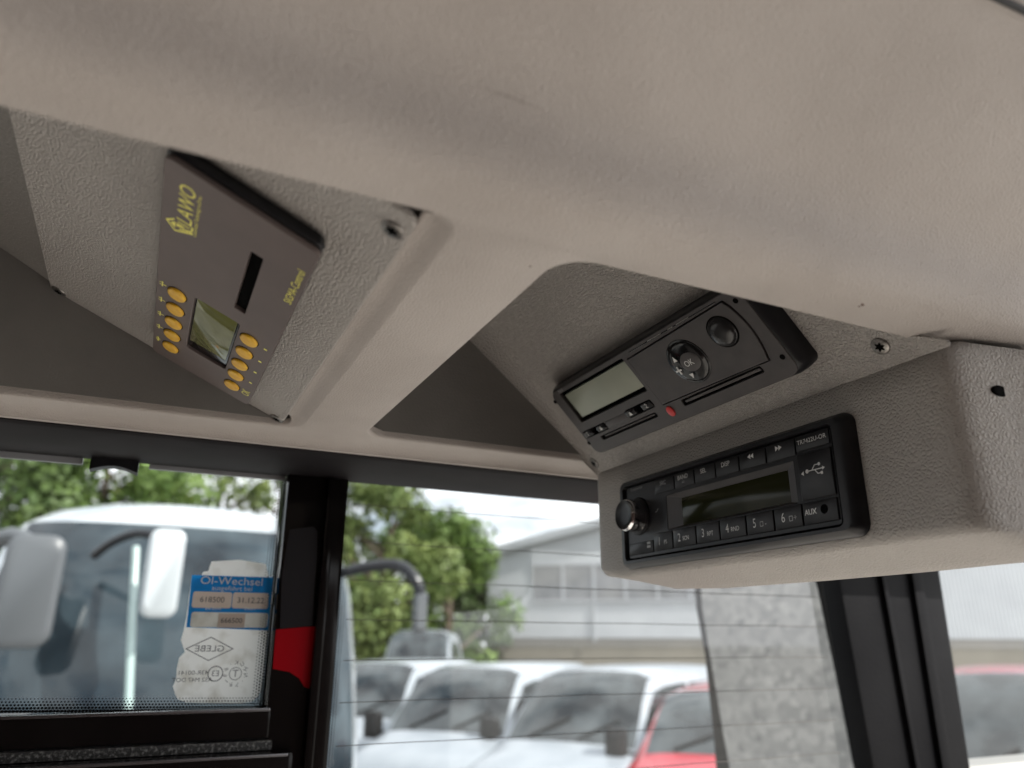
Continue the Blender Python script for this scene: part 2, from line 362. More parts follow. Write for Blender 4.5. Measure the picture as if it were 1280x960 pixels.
# ================================================================== OVERHEAD CONSOLE
con = empty('overhead_console', loc=(.1, .3, .121))
tag(con, 'grey-beige leather-grain overhead trim of the bus with two sunken openings', 'ceiling trim')
def inv(o): return o.matrix_world.inverted() if False else Matrix.Translation(-o.location)
CI = inv(con)
def Wm(mb): mb.v = [tuple(CI @ Vector(p)) for p in mb.v]; return mb
ZT = .121; XA, XB = -.55, .62
def ycurve(pts, nsub=6):                                             # smooth Catmull-Rom through (y,z) points
    out = []
    P = [pts[0]]+pts+[pts[-1]]
    for i in range(1, len(P)-2):
        for k in range(nsub):
            t = k/nsub; p0, p1, p2, p3 = P[i-1], P[i], P[i+1], P[i+2]
            out.append(tuple(.5*((2*p1[j])+(-p0[j]+p2[j])*t+(2*p0[j]-5*p1[j]+4*p2[j]-p3[j])*t*t+(-p0[j]+3*p1[j]-3*p2[j]+p3[j])*t**3) for j in (0, 1)))
    out.append(pts[-1]); return out
beam = ycurve([(.185, ZT), (.1805, ZT), (.1755, ZT+.0005), (.170, ZT+.0022), (.1660, ZT+.0052), (.1632, ZT+.0092), (.1612, ZT+.0137), (.1590, ZT+.0183), (.1555, ZT+.0228), (.1500, ZT+.0272), (.1410, ZT+.0324), (.128, ZT+.0392), (.110, ZT+.0486), (.08, ZT+.065), (.04, ZT+.088), (-.02, ZT+.122), (-.10, ZT+.165), (-.22, ZT+.222), (-.4, ZT+.285), (-.55, ZT+.31)])
nx = 30
m = MB(); m.rings([[(XA+(XB-XA)*i/nx, y, z) for i in range(nx+1)] for y, z in beam], False, False, closed=False)
beam_mb = m
def hole(x0, x1, y0, y1, r): return rr((x1-x0)/2, (y1-y0)/2, r, (x0+x1)/2, (y0+y1)/2, 0, 8)
YN1, YN2, YF = .1868, .1930, .4525
H1 = hole(-.62+.03, .0735, YN1, YF, .012); H2 = hole(.1095, .286, YN2, YF, .016)
H1 = [(max(x, -.549), y, z) for x, y, z in H1]
# flat underside with the two openings
o1 = curve_plate('underside', [(XA+(XB-XA)*i/nx, .185, 0) for i in range(nx+1)]+[ (XB, .458, 0), (XA, .458, 0)], [H1, H2], 0, 0, 'trim', None)
me = o1.data; me.transform(Matrix.Translation((0, 0, ZT)))
bm = bmesh.new(); bm.from_mesh(me); 
b2 = bmesh.new(); tmp = bpy.data.meshes.new('tmp'); tmp.from_pydata(m.v, [], m.f); bm.from_mesh(tmp)
# far lip rolling down to the window header
lip = MB(); lp = [(.458, ZT), (.462, ZT-.0002), (.466, ZT-.0008), (.4695, ZT-.0018), (.4720, ZT-.0034), (.4732, ZT-.0050), (.4735, ZT-.0058), (.477, ZT-.0060)]
lip.rings([[(XA+(XB-XA)*i/nx, y, z) for i in range(nx+1)] for y, z in lp], False, False, closed=False)
# rolled edges of the openings
def inset(loop, d):
    n = len(loop); out = []
    for i in range(n):
        a = Vector(loop[i-1][:2]); b = Vector(loop[i][:2]); c = Vector(loop[(i+1) % n][:2])
        e1 = (b-a); e2 = (c-b); e1 = e1.normalized() if e1.length > 1e-9 else e2.normalized(); e2 = e2.normalized() if e2.length > 1e-9 else e1
        nrm = Vector((-(e1.y+e2.y), e1.x+e2.x)); nrm.normalize(); out.append((b.x+nrm.x*d, b.y+nrm.y*d))
    return out
rN = .0035
profN = [(rN*math.sin(math.pi/2*k/6), rN*(1-math.cos(math.pi/2*k/6))) for k in range(7)]+[(rN, .012)]
profF = [(0, 0), (.0004, .0001), (.0008, .0004), (.0011, .0008), (.0013, .0014), (.0014, .002), (.0015, .003), (.0015, .0050)]
side1 = [(0, 0), (.0015, .0005), (.004, .003), (.007, .0048), (.0095, .0052), (.0100, .0053), (.0105, .0055), (.011, .0062)]
side2 = [(0, 0), (.0004, .0001), (.0008, .0003), (.0012, .0007), (.0015, .0012), (.0018, .0020), (.0019, .003), (.0019, .0060)]
for H, side, YN in ((H1, side1, YN1), (H2, side2, YN2)):
    rg = []
    for k in range(8):
        row = []
        for i, (hx, hy, _) in enumerate(H):
            wN = max(0, min(1, (YN+.004-hy)/.004)); wF = max(0, min(1, (hy-YF+.006)/.006)); wS = 1-wN-wF
            d = wN*profN[k][0]+wF*profF[k][0]+wS*side[k][0]; z = wN*profN[k][1]+wF*profF[k][1]+wS*side[k][1]
            p_ = inset(H, d)[i]; row.append((p_[0], p_[1], ZT+z))
        rg.append(row)
    lip.rings(rg, False, False)
tm2 = bpy.data.meshes.new('tmp2'); tm2.from_pydata(lip.v, [], lip.f); bm.from_mesh(tm2)
bmesh.ops.remove_doubles(bm, verts=bm.verts, dist=5e-6); bmesh.ops.recalc_face_normals(bm, faces=bm.faces); bm.to_mesh(me); bm.free()
me.transform(CI); me.shade_smooth(); me.set_sharp_from_angle(angle=R_(50)); o1.parent = con; o1.name = 'trim_shell'
sm_ = o1
# recess walls behind the openings
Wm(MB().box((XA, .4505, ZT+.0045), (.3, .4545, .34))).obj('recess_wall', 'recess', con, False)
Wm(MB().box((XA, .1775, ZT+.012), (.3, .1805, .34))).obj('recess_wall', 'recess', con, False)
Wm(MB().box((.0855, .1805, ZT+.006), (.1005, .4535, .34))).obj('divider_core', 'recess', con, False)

# marks on the near beam: a scuffed line, two specks; and the seal where the trim ends at the upper right
def on_beam(px, py, lift=.0002):
    r = Vector(ray(px, py)).normalized(); best = None
    for (y0, z0), (y1, z1) in zip(beam[:-1], beam[1:]):
        # plane through the profile segment, extruded along X
        ny, nz = -(z1-z0), (y1-y0); den = r.y*ny+r.z*nz
        if abs(den) < 1e-9: continue
        t_ = (y0*ny+z0*nz)/den; p = r*t_
        if t_ > 0 and min(y0, y1)-1e-6 <= p.y <= max(y0, y1)+1e-6 and (best is None or t_ < best[0]): best = (t_, p)
    return r*(best[0]-lift)
rs_ = random.Random(11); mb = MB()
for k in range(34):
    f_ = k/33; px = 598+86*f_+rs_.uniform(-1, 1); py = 108+30*f_+rs_.uniform(-1.6, 1.6); s_a = rs_.uniform(.8, 3.2)*(.5+f_*.6); s_b = rs_.uniform(.25, .8)*(.4+.8*math.sin(math.pi*min(1, f_+.1)))
    q4 = [on_beam(px+a_*s_a, py+b_*s_b+a_*.33*s_a) for a_, b_ in ((-1, -.3), (0, -1), (1, 0), (.1, 1))]
    mb.add([CI @ p for p in q4], [(0, 1, 2, 3)])
for (px, py, s_a) in ((663, 333, 1.6), (1078, 381, 2.6), (1074, 383, 1.5), (463, 73, 1.3), (1008, 40, 1.2)):
    try: mb.add([CI @ on_beam(px+s_a*math.cos(k*.9)*(1+.3*math.sin(k*3)), py+s_a*.7*math.sin(k*.9)) for k in range(7)], [tuple(range(7))])
    except TypeError: mb.add([CI @ (onZ(px+s_a*math.cos(k*.9), py+s_a*.7*math.sin(k*.9), ZT-.0002)) for k in range(7)], [tuple(range(7))])
base('scuff', (.16, .11, .09), .8); tag(mb.obj('scuff_marks', 'scuff', con, False), kind='stuff')
pa = [on_beam(1236+k*9, -7+k*4.2, .0006) for k in range(-14, 22)]; Wm(MB().tube(pa, .0011, 6)).obj('edge_seal', 'black_plastic', con)
# ------------------------------------------------------------------ control unit cover (tilted 25 degrees) and its sloping neighbour
def cover(name, t, loc, outline, th, mat, label, screws, holes=[]):
    root = empty(name, tilt_frame(t, loc)); tag(root, label, 'cover panel')
    curve_plate('panel_plate', outline, holes, -th, 0, mat, root, bev=min(.0008, th*.45))
    for (x, y) in screws: screw(root, x*mm, y*mm, 0)
    return root
FL = (.0615, .35, .123)
def rrc(x0, x1, y0, y1, rs, seg=6):
    """rounded rectangle with a radius per corner (br, tr, tl, bl), CCW"""
    out = []
    for (cx, cy, a0, r) in ((x1, y0, -90, rs[0]), (x1, y1, 0, rs[1]), (x0, y1, 90, rs[2]), (x0, y0, 180, rs[3])):
        sx = -1 if cx == x1 else 1; sy = 1 if cy == y0 else -1
        for k in range(seg+1):
            a = R_(a0+90*k/seg); out.append((cx+sx*r+r*math.cos(a), cy+sy*r+r*math.sin(a), 0))
    return out
cov1 = cover('cover_panel', 25, FL, rrc(-.102, .1515, .0, .1445, (.006, .004, .003, .003)), .003, 'panel',
      'coarse-grained grey cover panel behind the control unit with yellow buttons', [(140.3, 5.6), (-98, 4.2), (-97, 139)])
mb = MB(); X0, Z0 = FL[0]-.1445*math.cos(R_(25)), FL[2]+.1445*math.sin(R_(25))
# the plain sloping fillet panel left of it, a little deeper in the recess
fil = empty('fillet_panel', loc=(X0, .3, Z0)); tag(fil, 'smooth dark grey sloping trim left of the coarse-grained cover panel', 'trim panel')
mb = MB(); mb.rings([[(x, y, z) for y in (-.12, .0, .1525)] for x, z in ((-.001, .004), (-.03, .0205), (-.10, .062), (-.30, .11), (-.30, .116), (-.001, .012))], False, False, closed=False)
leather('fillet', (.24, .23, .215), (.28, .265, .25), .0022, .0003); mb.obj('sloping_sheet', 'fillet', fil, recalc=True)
# cover carrying the tachograph (46 degrees)
FT = (.282, .35, .113)
CO2 = [(-.1035, .004, 0), (-.1005, .001, 0), (.168, .001, 0), (.1690, .0016, 0), (.1694, .003, 0), (.168, .0050, 0), (.157, .0120, 0), (.1545, .0142, 0), (.1530, .0175, 0), (.1525, .0220, 0), (.1525, .150, 0), (-.1035, .150, 0)]
cov2 = cover('cover_panel', 46, FT, CO2, .0012, 'panel',
      'sunken grey cover panel around the tachograph with a star screw at its right', [(143.1, 12.0), (-98, 9.5)])
m = MB(); rw_ = []
for k in range(15):
    y = .001+.145*k/14; r_f = .0025+.125*y; rw_.append([(-.1010+r_f-r_f*math.cos(a_), y, r_f-r_f*math.sin(a_)) for a_ in [math.pi/2*j/8 for j in range(9)]])
m.rings(rw_, False, False, closed=False); m.obj('corner_fillet', 'panel', cov2, angle=60)
# ------------------------------------------------------------------ control unit with yellow buttons
FM = tilt_frame(25, FL)
u = empty('control_unit', FM); tag(u, 'slim grey-brown control unit with ten yellow buttons and a small screen', 'control unit')
Z1 = .008
cx, cy, hw, hh = .0175, .0502, .0962, .0287
plate(hw-.0015, hh-.0015, .003, cx-.000, cy, .0, Z1-.0032, .0006).obj('back_box', 'black_matt', u)
plate(hw-.0005, hh+.0004, .003, cx+.0015, cy+.0006, Z1-.0048, Z1-.0026, .0006).obj('middle_layer', 'black_plastic', u)
slot = rrc(.0335, .0878, .0388, .0440, (.0006,)*4)
dsp = rrc(-.0445, .0204, .0393, .0612, (.002,)*4)
curve_plate('face_plate', rr(hw, hh, .003, cx, cy, 0), [slot, dsp], Z1-.0022, Z1, 'face_grey', u, bev=.0003)
plate(.0272, .0026, .0004, .0607, .0414, .003, Z1-.0019, .0001).obj('slot_recess', 'black_hole', u)
plate(.0322, .0107, .0014, -.0121, .0503, .004, Z1-.0013, .0004).obj('display_bezel', 'black_gloss', u)
plate(.0272, .0098, .0006, -.0075, .0506, .005, Z1-.0010, .0001).obj('display', 'lcd_sigma', u)
bx = [12.5, -4.8, -22.2, -39.2, -57.0]
for row, (yy, xs) in enumerate(((69.0, bx), (33.3, [10.2, -7.2, -25.0, -42.4, -60.2]))):
    for x in xs:
        b_ = disc(.0054, x*mm, yy*mm, Z1-.0005, Z1+.0011, .0005, 28, .80, dome=.0004).obj('yellow_button', 'yellow_button', u)
        disc(.0059, x*mm, yy*mm, Z1-.0002, Z1+.00006, .00005, 28, .81).obj('button_gap', 'black_hole', b_, False)
ZP = Z1+.00012
text('lettering', 'LAWO', .0912, .0694, .0086, ZP, 'yellow_print', u, sx=1.02)
text('lettering', 'Customized Technology to Drive', .0880, .0655-.0003, .0021, ZP, 'yellow_print', u, sx=1.05)
text('lettering', 'SIGMA-Control', .0818, .0246, .0047, ZP, 'yellow_print', u, sx=1.0)
text('lettering', 'OK', -.0600, .0250, .0062, ZP, 'yellow_print', u, sx=.95)
# emblem: two slanted nested house-like strokes
def P(*q): return [(a*mm, b*mm) for a, b in q]
for q in (P((68.2, 73.0), (69.4, 73.0), (74.6, 66.0), (73.2, 66.0)), P((68.2, 73.0), (69.4, 73.0), (73.2, 75.8), (73.2, 77.0)), P((73.2, 75.8), (73.2, 77.0), (77.4, 73.6), (76.2, 73.4)),
          P((70.4, 72.9), (73.2, 74.9), (75.4, 72.9), (72.6, 72.9)), P((72.6, 72.5), (75.2, 72.5), (75.2, 69.6), (74.4, 69.0)), P((71.2, 71.4), (72.2, 71.4), (75.8, 66.4), (74.8, 66.0)),
          P((75.8, 66.8), (75.8, 66.0), (78.6, 66.0), (78.6, 66.8)), P((76.2, 72.2), (77.0, 72.2), (77.0, 67.4), (76.2, 67.4))):
    poly('emblem', q, ZP, 'yellow_print', u)
for k, x in enumerate([14.3, -3.2, -20.6, -37.8]):
    poly('icon', P((x-2.6, 75.8), (x+2.6, 75.8), (x+2.6, 76.4), (x-2.6, 76.4)), ZP, 'yellow_print', u)
    for d in (-1, 1): poly('icon', P((x+d*1.1-.35, 76.4+.2), (x+d*1.1+.35, 76.4+.2), (x+d*1.1+.35, 77.4), (x+d*1.1-.35, 77.4)), ZP, 'yellow_print', u)
    poly('icon', P((x-.4, 74.2), (x+.4, 74.2), (x+.4, 75.7), (x-.4, 75.7)), ZP, 'yellow_print', u)
for d in (-2.6, -1.4, -.2, 1.0, 2.2):
    poly('icon', P((-55.8+d, 74.6+abs(d)*.5), (-55.2+d, 74.6+abs(d)*.5), (-55.2+d, 77.3-abs(d)*.2), (-55.8+d, 77.3-abs(d)*.2)), ZP, 'yellow_print', u)
poly('icon', P((-58.6, 75.7), (-52.6, 75.7), (-52.6, 76.3), (-58.6, 76.3)), ZP, 'yellow_print', u)
for x in (10.3, -7.2, -24.0, -41.6): poly('square_mark', P((x-.8, 24.2), (x+.8, 24.2), (x+.8, 25.8), (x-.8, 25.8)), ZP, 'yellow_print', u)

# ------------------------------------------------------------------ tachograph
t = empty('tachograph', tilt_frame(46, FT)); tag(t, 'black digital tachograph with a grey-green display and round OK dial', 'tachograph')
ZF = .012
tcx, tcy, tw, th = .0208, .0440, .0930, .0272
m = MB(); m.rings([rr(tw, th, .004, tcx, tcy, 0, 6, .002), rr(tw, th, .005, tcx, tcy, .004, 6, .002), rr(tw-.001, th-.0005, .006, tcx, tcy, .0085, 6, .002), rr(tw-.0035, th-.0014, .006, tcx, tcy, .0108, 6, .002),
                   rr(tw-.0045, th-.002, .005, tcx, tcy, .0112, 6, .002)], False, False)
m.obj('bezel', 'black_plastic', t)
ofs = rr(tw-.0040, th-.0018, .005, tcx, tcy, 0, 6, .002)
LCD = rrc(-.0600, .0135, .0430, .0665, (.001,)*4)
SL1 = rrc(-.053, .0068, .0262, .0293, (.001,)*4); SL2 = rrc(.031, .0925, .0256, .0296, (.001,)*4)
KB1 = rrc(-.0672, -.0400, .0315, .0368, (.0015,)*4); KB2 = rrc(-.0158, .0105, .0322, .0378, (.0015,)*4)
def drawer_outline(g):
    out = [(.0168+g, .0312+g), (.0998-g, .0298+g)]
    for k in range(1, 8): q = k/8; out.append((.0998-g+.0035*math.sin(math.pi*q)*1.0+0*q, .0298+g+(.0664-.0298-2*g)*q))
    out += [(.0990-g, .0664-g), (.0168+g, .0646-g)]
    return [(a, b, 0) for a, b in out]
curve_plate('face_plate', ofs, [LCD, SL1, SL2, KB1, KB2, drawer_outline(0)], ZF-.0028, ZF-.0002, 'tacho_black', t, bev=.00035)
MB().rings([rr(tw-.006, th-.0035, .004, tcx, tcy, .0070, 6)], False, True).obj('inner_base', 'black_hole', t, False)
drw = curve_plate('printer_drawer', drawer_outline(.0006), [], ZF-.0028, ZF+.0004, 'tacho_black', t, bev=.0003)
plate(.0350, .0093, .0006, -.0228, .0547, .004, ZF-.0018, .0002).obj('display', 'lcd_tacho', t)
# round dial: recessed well, arrow segments, OK key
dcx, dcy = .0560, .0475
disc(.0134, dcx, dcy, ZF-.001, ZF+.0007, .0004, 40).obj('dial_ring', 'black_gloss', t)
dl = disc(.0122, dcx, dcy, ZF, ZF+.0011, .0004, 40, dome=.0014).obj('dial', 'black_gloss', t)
disc(.0074, dcx+.0022, dcy-.0002, ZF+.001, ZF+.0022, .0005, 30, .82, dome=.0005).obj('ok_key', 'tacho_black', dl)
ZD = ZF+.0029
text('lettering', 'OK', dcx+.0022, dcy-.0004, .0048, ZD, 'white_print', t, sx=.95)
poly('arrow_mark', [(dcx-.0062, dcy+.0034), (dcx-.0032, dcy+.0034), (dcx-.0046, dcy+.0066)], ZF+.0032, 'white_print', t)
poly('arrow_mark', [(dcx-.0028, dcy-.0058), (dcx+.0002, dcy-.0058), (dcx-.0014, dcy-.0088)], ZF+.0032, 'white_print', t)
poly('arrow_mark', [(dcx-.0096, dcy-.0022), (dcx-.0052, dcy-.0022), (dcx-.0052, dcy-.0012), (dcx-.0096, dcy-.0012)], ZF+.0030, 'white_print', t)
poly('arrow_mark', [(dcx-.0078, dcy-.0042), (dcx-.0068, dcy-.0042), (dcx-.0068, dcy+.0006), (dcx-.0078, dcy+.0006)], ZF+.0030, 'white_print', t)
kx, ky = .0877, .0530
disc(.0090, kx, ky, ZF-.001, ZF+.0007, .0004, 36).obj('knob_ring', 'black_hole', t)
disc(.0083, kx, ky, ZF, ZF+.0010, .0005, 36, dome=.0030).obj('round_cap', 'cap_black', t)
# drawer rubber line with glints laid on as short steel strips, screw holes, red key
plate(.037, .0004, .0003, .0585, .0663+.0010, ZF-.002, ZF-.0001, .0002).obj('tear_edge_and_glint', 'black_gloss', t)
for gx, gl_ in ((.046, .006), (.060, .002), (.070, .005)): plate(gl_, .00022, .0001, gx, .0663+.0012, ZF-.001, ZF+.0001, .00005).obj('tear_edge_and_glint', 'screw_steel', t)
for (x, y) in ((105.5, 63.0), (107.0, 29.0), (-68.6, 28.0), (-69.3, 63.4)): disc(.0014, x*mm, y*mm, ZF-.0004, ZF+.00002, .00001, 16).obj('pin_hole', 'black_hole', t, False)
disc(.0027, .0190, .0262, ZF-.0004, ZF+.0006, .0003, 24, 1.25).obj('red_key', 'red_key', t)
for x, s, y in ((-63.5, '1', 34.2), (-47.5, '▲', 34.2), (-11.5, '▲', 35.0), (5.0, '2', 35.0)):
    b_ = plate(.0052, .0021, .0008, x*mm-.0002 if x > -20 else x*mm+.0015, y*mm, .006, ZF+.0002, .0005).obj('key', 'black_gloss', t)
    xx = x*mm-.0002 if x > -20 else x*mm+.0015
    if s == '▲': poly('arrow_mark', [(xx-.0016, y*mm-.0013), (xx+.0016, y*mm-.0013), (xx, y*mm+.0014)], ZF+.0004, 'white_print', b_)
    else: text('lettering', s, xx, y*mm, .0042, ZF+.0004, 'white_print', b_)
plate(.0270, .0006, .0004, -.023, .0278, ZF-.004, ZF-.0012, .0002).obj('card_flap', 'tacho_black', t)
plate(.0290, .0008, .0004, .0618, .0276, ZF-.004, ZF-.0008, .0002).obj('card_flap', 'tacho_black', t)
plate(.012, .0021, .0006, -.0275, .0345, ZF-.003, ZF+.0001, .0002).obj('button_bridge', 'tacho_black', t)
text('lettering', 'VDO', -.0560, .0688-.0006, .0026, ZF, 'grey_print', t)

# ------------------------------------------------------------------ radio housing (hangs in front of the windscreen) and radio
box = empty('radio_housing', loc=(.282, .30, .08)); tag(box, 'coarse-grained grey housing hanging under the ceiling and holding the radio', 'radio housing')
BI = Matrix.Translation((-.282, -.30, -.08))
XR = .282
# front face, near side, underside: cross-section rings along Y with soft corners
def hsec(y, fx, zt, zb, r=.006, back=.40, dip=.010):
    """X-Z section of the housing from the top of the face, round the lower edge, along the bottom to its rear"""
    pts = [(fx+.012, zt+.004), (fx+.004, zt), (fx, zt-.004)]
    for k in range(1, 6): q = k/6; pts.append((fx+.0*q, zt-.004+(zb+r-(zt-.004))*q))
    for k in range(0, 7): a = math.pi/2*k/6*.86; pts.append((fx+r-r*math.cos(a), zb+r-r*math.sin(a)))
    x0, z0 = pts[-1]
    for k in range(1, 5): q = k/4; pts.append((x0+(.326-x0)*q, z0-dip*q*.9))
    for k in range(1, 5): a = math.pi/2*k/4; pts.append((.326+.006*math.sin(a), z0-dip*.9+.006*(1-math.cos(a))))
    pts.append((.334, zt+.004)); return pts
rows = []
for (y, dx, zt, zb, dip) in ((.4600, .006, .1175, .047, .000), (.4565, .0015, .1175, .0445, .002), (.452, 0, .1175, .0425, .004), (.43, 0, .1180, .0400, .0065), (.38, 0, .1180, .0398, .0088), (.30, 0, .1180, .0396, .0095), (.24, 0, .1180, .0396, .0095), (.205, 0, .1180, .0396, .009),
                              (.196, 0, .1180, .0396, .009), (.190, .0004, .1175, .0397, .009), (.186, .0020, .1165, .0398, .009), (.1835, .0050, .115, .0399, .009), (.1820, .0095, .1145, .040, .009), (.1800, .020, .1145, .0398, .006), (.1775, .036, .1145, .0395, .0), (.170, .060, .1145, .038, .0)):
    rows.append([(max(x, 0)+0, y, z) for x, z in [(XR+dx+(px-XR) if px < .31 else max(px, XR+dx), pz) for px, pz in hsec(y, XR, zt, zb, dip=dip)]])
m = MB(); m.rings(rows, False, False, closed=False)
# left end cap
m.add(rows[0], [tuple(range(len(rows[0])))])
m.v = [tuple(BI @ Vector(p)) for p in m.v]
m.obj('shell', 'housing', box, angle=60)
s_ = MB()
# screw well on the near shoulder
sc = disc(.0050, 0, 0, -.001, .0010, .0005, 24, .5); Ms = BI @ Matrix.Translation((.305, .1802, .0975)) @ Matrix.Rotation(R_(90), 4, 'X') @ Matrix.Rotation(R_(0), 4, 'Y')
sc.v = [tuple(Ms @ Vector(p)) for p in sc.v]; sc.obj('screw', 'black_hole', box)
FR = (XR, .35, .0745)
rd = empty('radio', tilt_frame(90, FR)); tag(rd, 'black car radio with a chrome-ringed volume knob and numbered preset keys', 'radio')
rcx, rcy, rw, rh = .0235, -.0020, .0945, .0283
m = MB(); m.rings([rr(rw, rh, .006, rcx, rcy, -.001, 6), rr(rw, rh, .006, rcx, rcy, .0015, 6), rr(rw-.0012, rh-.0012, .005, rcx, rcy, .0045, 6), rr(rw-.0045, rh-.0028, .004, rcx, rcy, .0068, 6),
                   rr(rw-.0078, rh-.0045, .003, rcx-.0006, rcy, .0068, 6), rr(rw-.0088, rh-.0052, .0025, rcx-.0008, rcy, .0052, 6), rr(rw-.009, rh-.0053, .0025, rcx-.0008, rcy, .002, 6)], False, False); m.obj('frame', 'black_plastic', rd)
RF = .005
fx0, fx1, fy0, fy1 = -.0615, .1075, -.0245, .0205
fcx, fcy = (fx0+fx1)/2, (fy0+fy1)/2
DB = rrc(-.0195, .0830, -.0112, .0092, (.0008,)*4)
curve_plate('face_plate', rrc(fx0, fx1, fy0, fy1, (.002,)*4), [DB], RF-.004, RF, 'black_plastic', rd, bev=.0003)
m = MB(); m.rings([rrc(-.0195, .0830, -.0112, .0092, (.0008,)*4), rrc(-.0080, .0768, -.0098, .0062, (.0004,)*4)], False, False)
m.v = [(x, y, (RF-.0003 if i < len(m.v)//2 else RF-.0024)) for i, (x, y, z) in enumerate(m.v)]; m.obj('display_surround', 'tacho_black', rd, angle=20)
plate(.0424, .0080, .0004, .0344, -.0018, 0, RF-.0024, .0001).obj('display', 'lcd_radio', rd)
# preset keys
kx_ = [-.0338, -.0145, .0068, .0268, .0474, .0672, .0858, .1070]
lab = ['1', '2', '3', '4', '5', '6', 'AUX']; sub = ['PS', 'SCN', 'RPT', 'RND', '▢−', '▢+', '']
for i in range(7):
    a, b_ = kx_[i]+.0004, kx_[i+1]-.0004
    k_ = plate((b_-a)/2, .0052, .0006, (a+b_)/2, -.0172, RF-.001, RF+.0008, .0004).obj('preset_key', 'black_plastic', rd)
    if i < 6:
        text('lettering', lab[i], a+.0058, -.0172, .0066, RF+.00092, 'white_print', k_, sx=.8)
        if i < 4: text('lettering', sub[i], a+.0118, -.0180, .0034, RF+.00092, 'white_print', k_, sx=.9)
        else:
            m = MB(); m.rings([rr(.0012, .0013, .0003, a+.0108, -.0180, RF+.00092, 2), rr(.0008, .0009, .0002, a+.0108, -.0180, RF+.00092, 2)], False, False); m.obj('folder_mark', 'grey_print', k_, False)
            text('lettering', '-' if i == 4 else '+', a+.0136, -.0180, .0042, RF+.00092, 'grey_print', k_)
    else:
        text('lettering', 'AUX', a+.0047, -.0168, .0036, RF+.00092, 'white_print', k_, sx=.95, bold=.00008)
        disc(.0022, a+.0128, -.0165, RF+.0004, RF+.00095, .0001, 24).obj('aux_socket', 'black_hole', k_, False)
kl = plate(.0128, .0036, .0006, -.0473, -.0190, RF-.001, RF+.0006, .0004).obj('preset_key', 'black_plastic', rd)
for d in (0, 1): poly('mark', P((-40.6, -17.4-d*2.2), (-37.0, -17.4-d*2.2), (-37.0, -16.0-d*2.2), (-40.6, -16.0-d*2.2)), RF+.0008, 'grey_print', kl)
# top keys
tx = [-.0300, -.0100, .0088, .0272, .0462, .0662, .0862]
for i, s in enumerate(['SRC', 'BAND', 'SEL', 'DISP', '<<', '>>']):
    a, b_ = tx[i]+.0004, tx[i+1]-.0004
    k_ = plate((b_-a)/2, .0042, .0006, (a+b_)/2, .0156, RF-.001, RF+.0006, .0004).obj('function_key', 'black_plastic', rd)
    c = (a+b_)/2-.001
    if s in ('<<', '>>'):
        d = -1 if s == '<<' else 1
        for q in (-.0010, .0012): poly('arrow_mark', [(c+q-d*.0011, .0190-.0030), (c+q-d*.0011, .0190-.0002), (c+q+d*.0011, .0174)][::(1 if d < 0 else -1)], RF+.0008, 'white_print', k_)
    else:
        text('lettering', s, c, .0172, .0037, RF+.00072, 'grey_print' if i == 0 else 'white_print', k_, sx=.95)
        if i == 1: text('lettering', 'AS', c, .0142, .0020, RF+.00072, 'grey_print', k_)
k_ = plate(.0102, .0036, .0006, .0966, .0162, RF-.001, RF+.0006, .0004).obj('function_key', 'black_plastic', rd)
text('lettering', 'TR7422U-OR', .0964, .0168, .0030, RF+.00072, 'white_print', k_, sx=1.05)
us = plate(.0102, .0112, .0008, .0966, .0000, RF-.001, RF+.0010, .0005).obj('usb_flap', 'black_plastic', rd)
# usb trident
ZU = RF+.00115; ux, uy = .0970, .0022
tri = MB()
for q in (((-4.6, -.25), (4.4, -.25), (4.4, .25), (-4.6, .25)), ((4.2, -.9), (5.8, 0), (4.2, .9)), ((-2.4, 0), (-1.8, 0), (.2, 2.2), (-.3, 2.4)), ((-.2, 2.0), (2.0, 2.0), (2.0, 2.45), (-.2, 2.45)),
          ((-.6, 0), (0, 0), (1.6, -2.0), (1.1, -2.2)), ((1.2, -2.3), (3.2, -2.3), (3.2, -1.85), (1.2, -1.85)), ((3.0, -2.8), (4.3, -2.8), (4.3, -1.4), (3.0, -1.4))):
    tri.add([(ux+a*mm, uy+b*mm, ZU) for a, b in q], [tuple(range(len(q)))])
for (a, b, r) in ((-5.0, 0, 1.0), (2.5, 2.2, .8)): tri.add([(ux+a*mm+r*mm*math.cos(k*math.pi/8), uy+b*mm+r*mm*math.sin(k*math.pi/8), ZU) for k in range(16)], [tuple(range(16))])
tri.obj('usb_symbol', 'white_print', us, False)
poly('arrow_mark', P((88.2, 1.6), (89.9, .5), (89.9, 2.7)), ZU, 'white_print', us)
text('lettering', 'Continental', -.0500, .0188, .0026, RF+.00012, 'grey_print', rd, sx=1.05)
poly('mark', P((-31.5, .9), (-29.5, .9), (-28.6, 2.6), (-27.8, 2.6), (-28.8, 1.6)), RF+.00012, 'grey_print', rd)
# volume knob
kn = disc(.0118, -.0490, .0010, RF-.001, RF+.0010, .0005, 48).obj('volume_knob', 'black_plastic', rd)
m = MB(); c = lambda r, z: [(-.0490+r*math.cos(2*math.pi*k/48), .0010+r*math.sin(2*math.pi*k/48), z) for k in range(48)]
m.rings([c(.0102, RF+.0005), c(.0100, RF+.0090), c(.0097, RF+.0106), c(.0090, RF+.0114)], False, False); m.obj('chrome_ring', 'chrome', kn, angle=50)
m = MB(); m.rings([c(.0091, RF+.0116), c(.0078, RF+.0108), c(.005, RF+.0104), c(.001, RF+.0103)], False, True); m.obj('knob_cap', 'black_plastic', kn, angle=60)
# small reference: housing face behind the radio is cut away by the radio itself

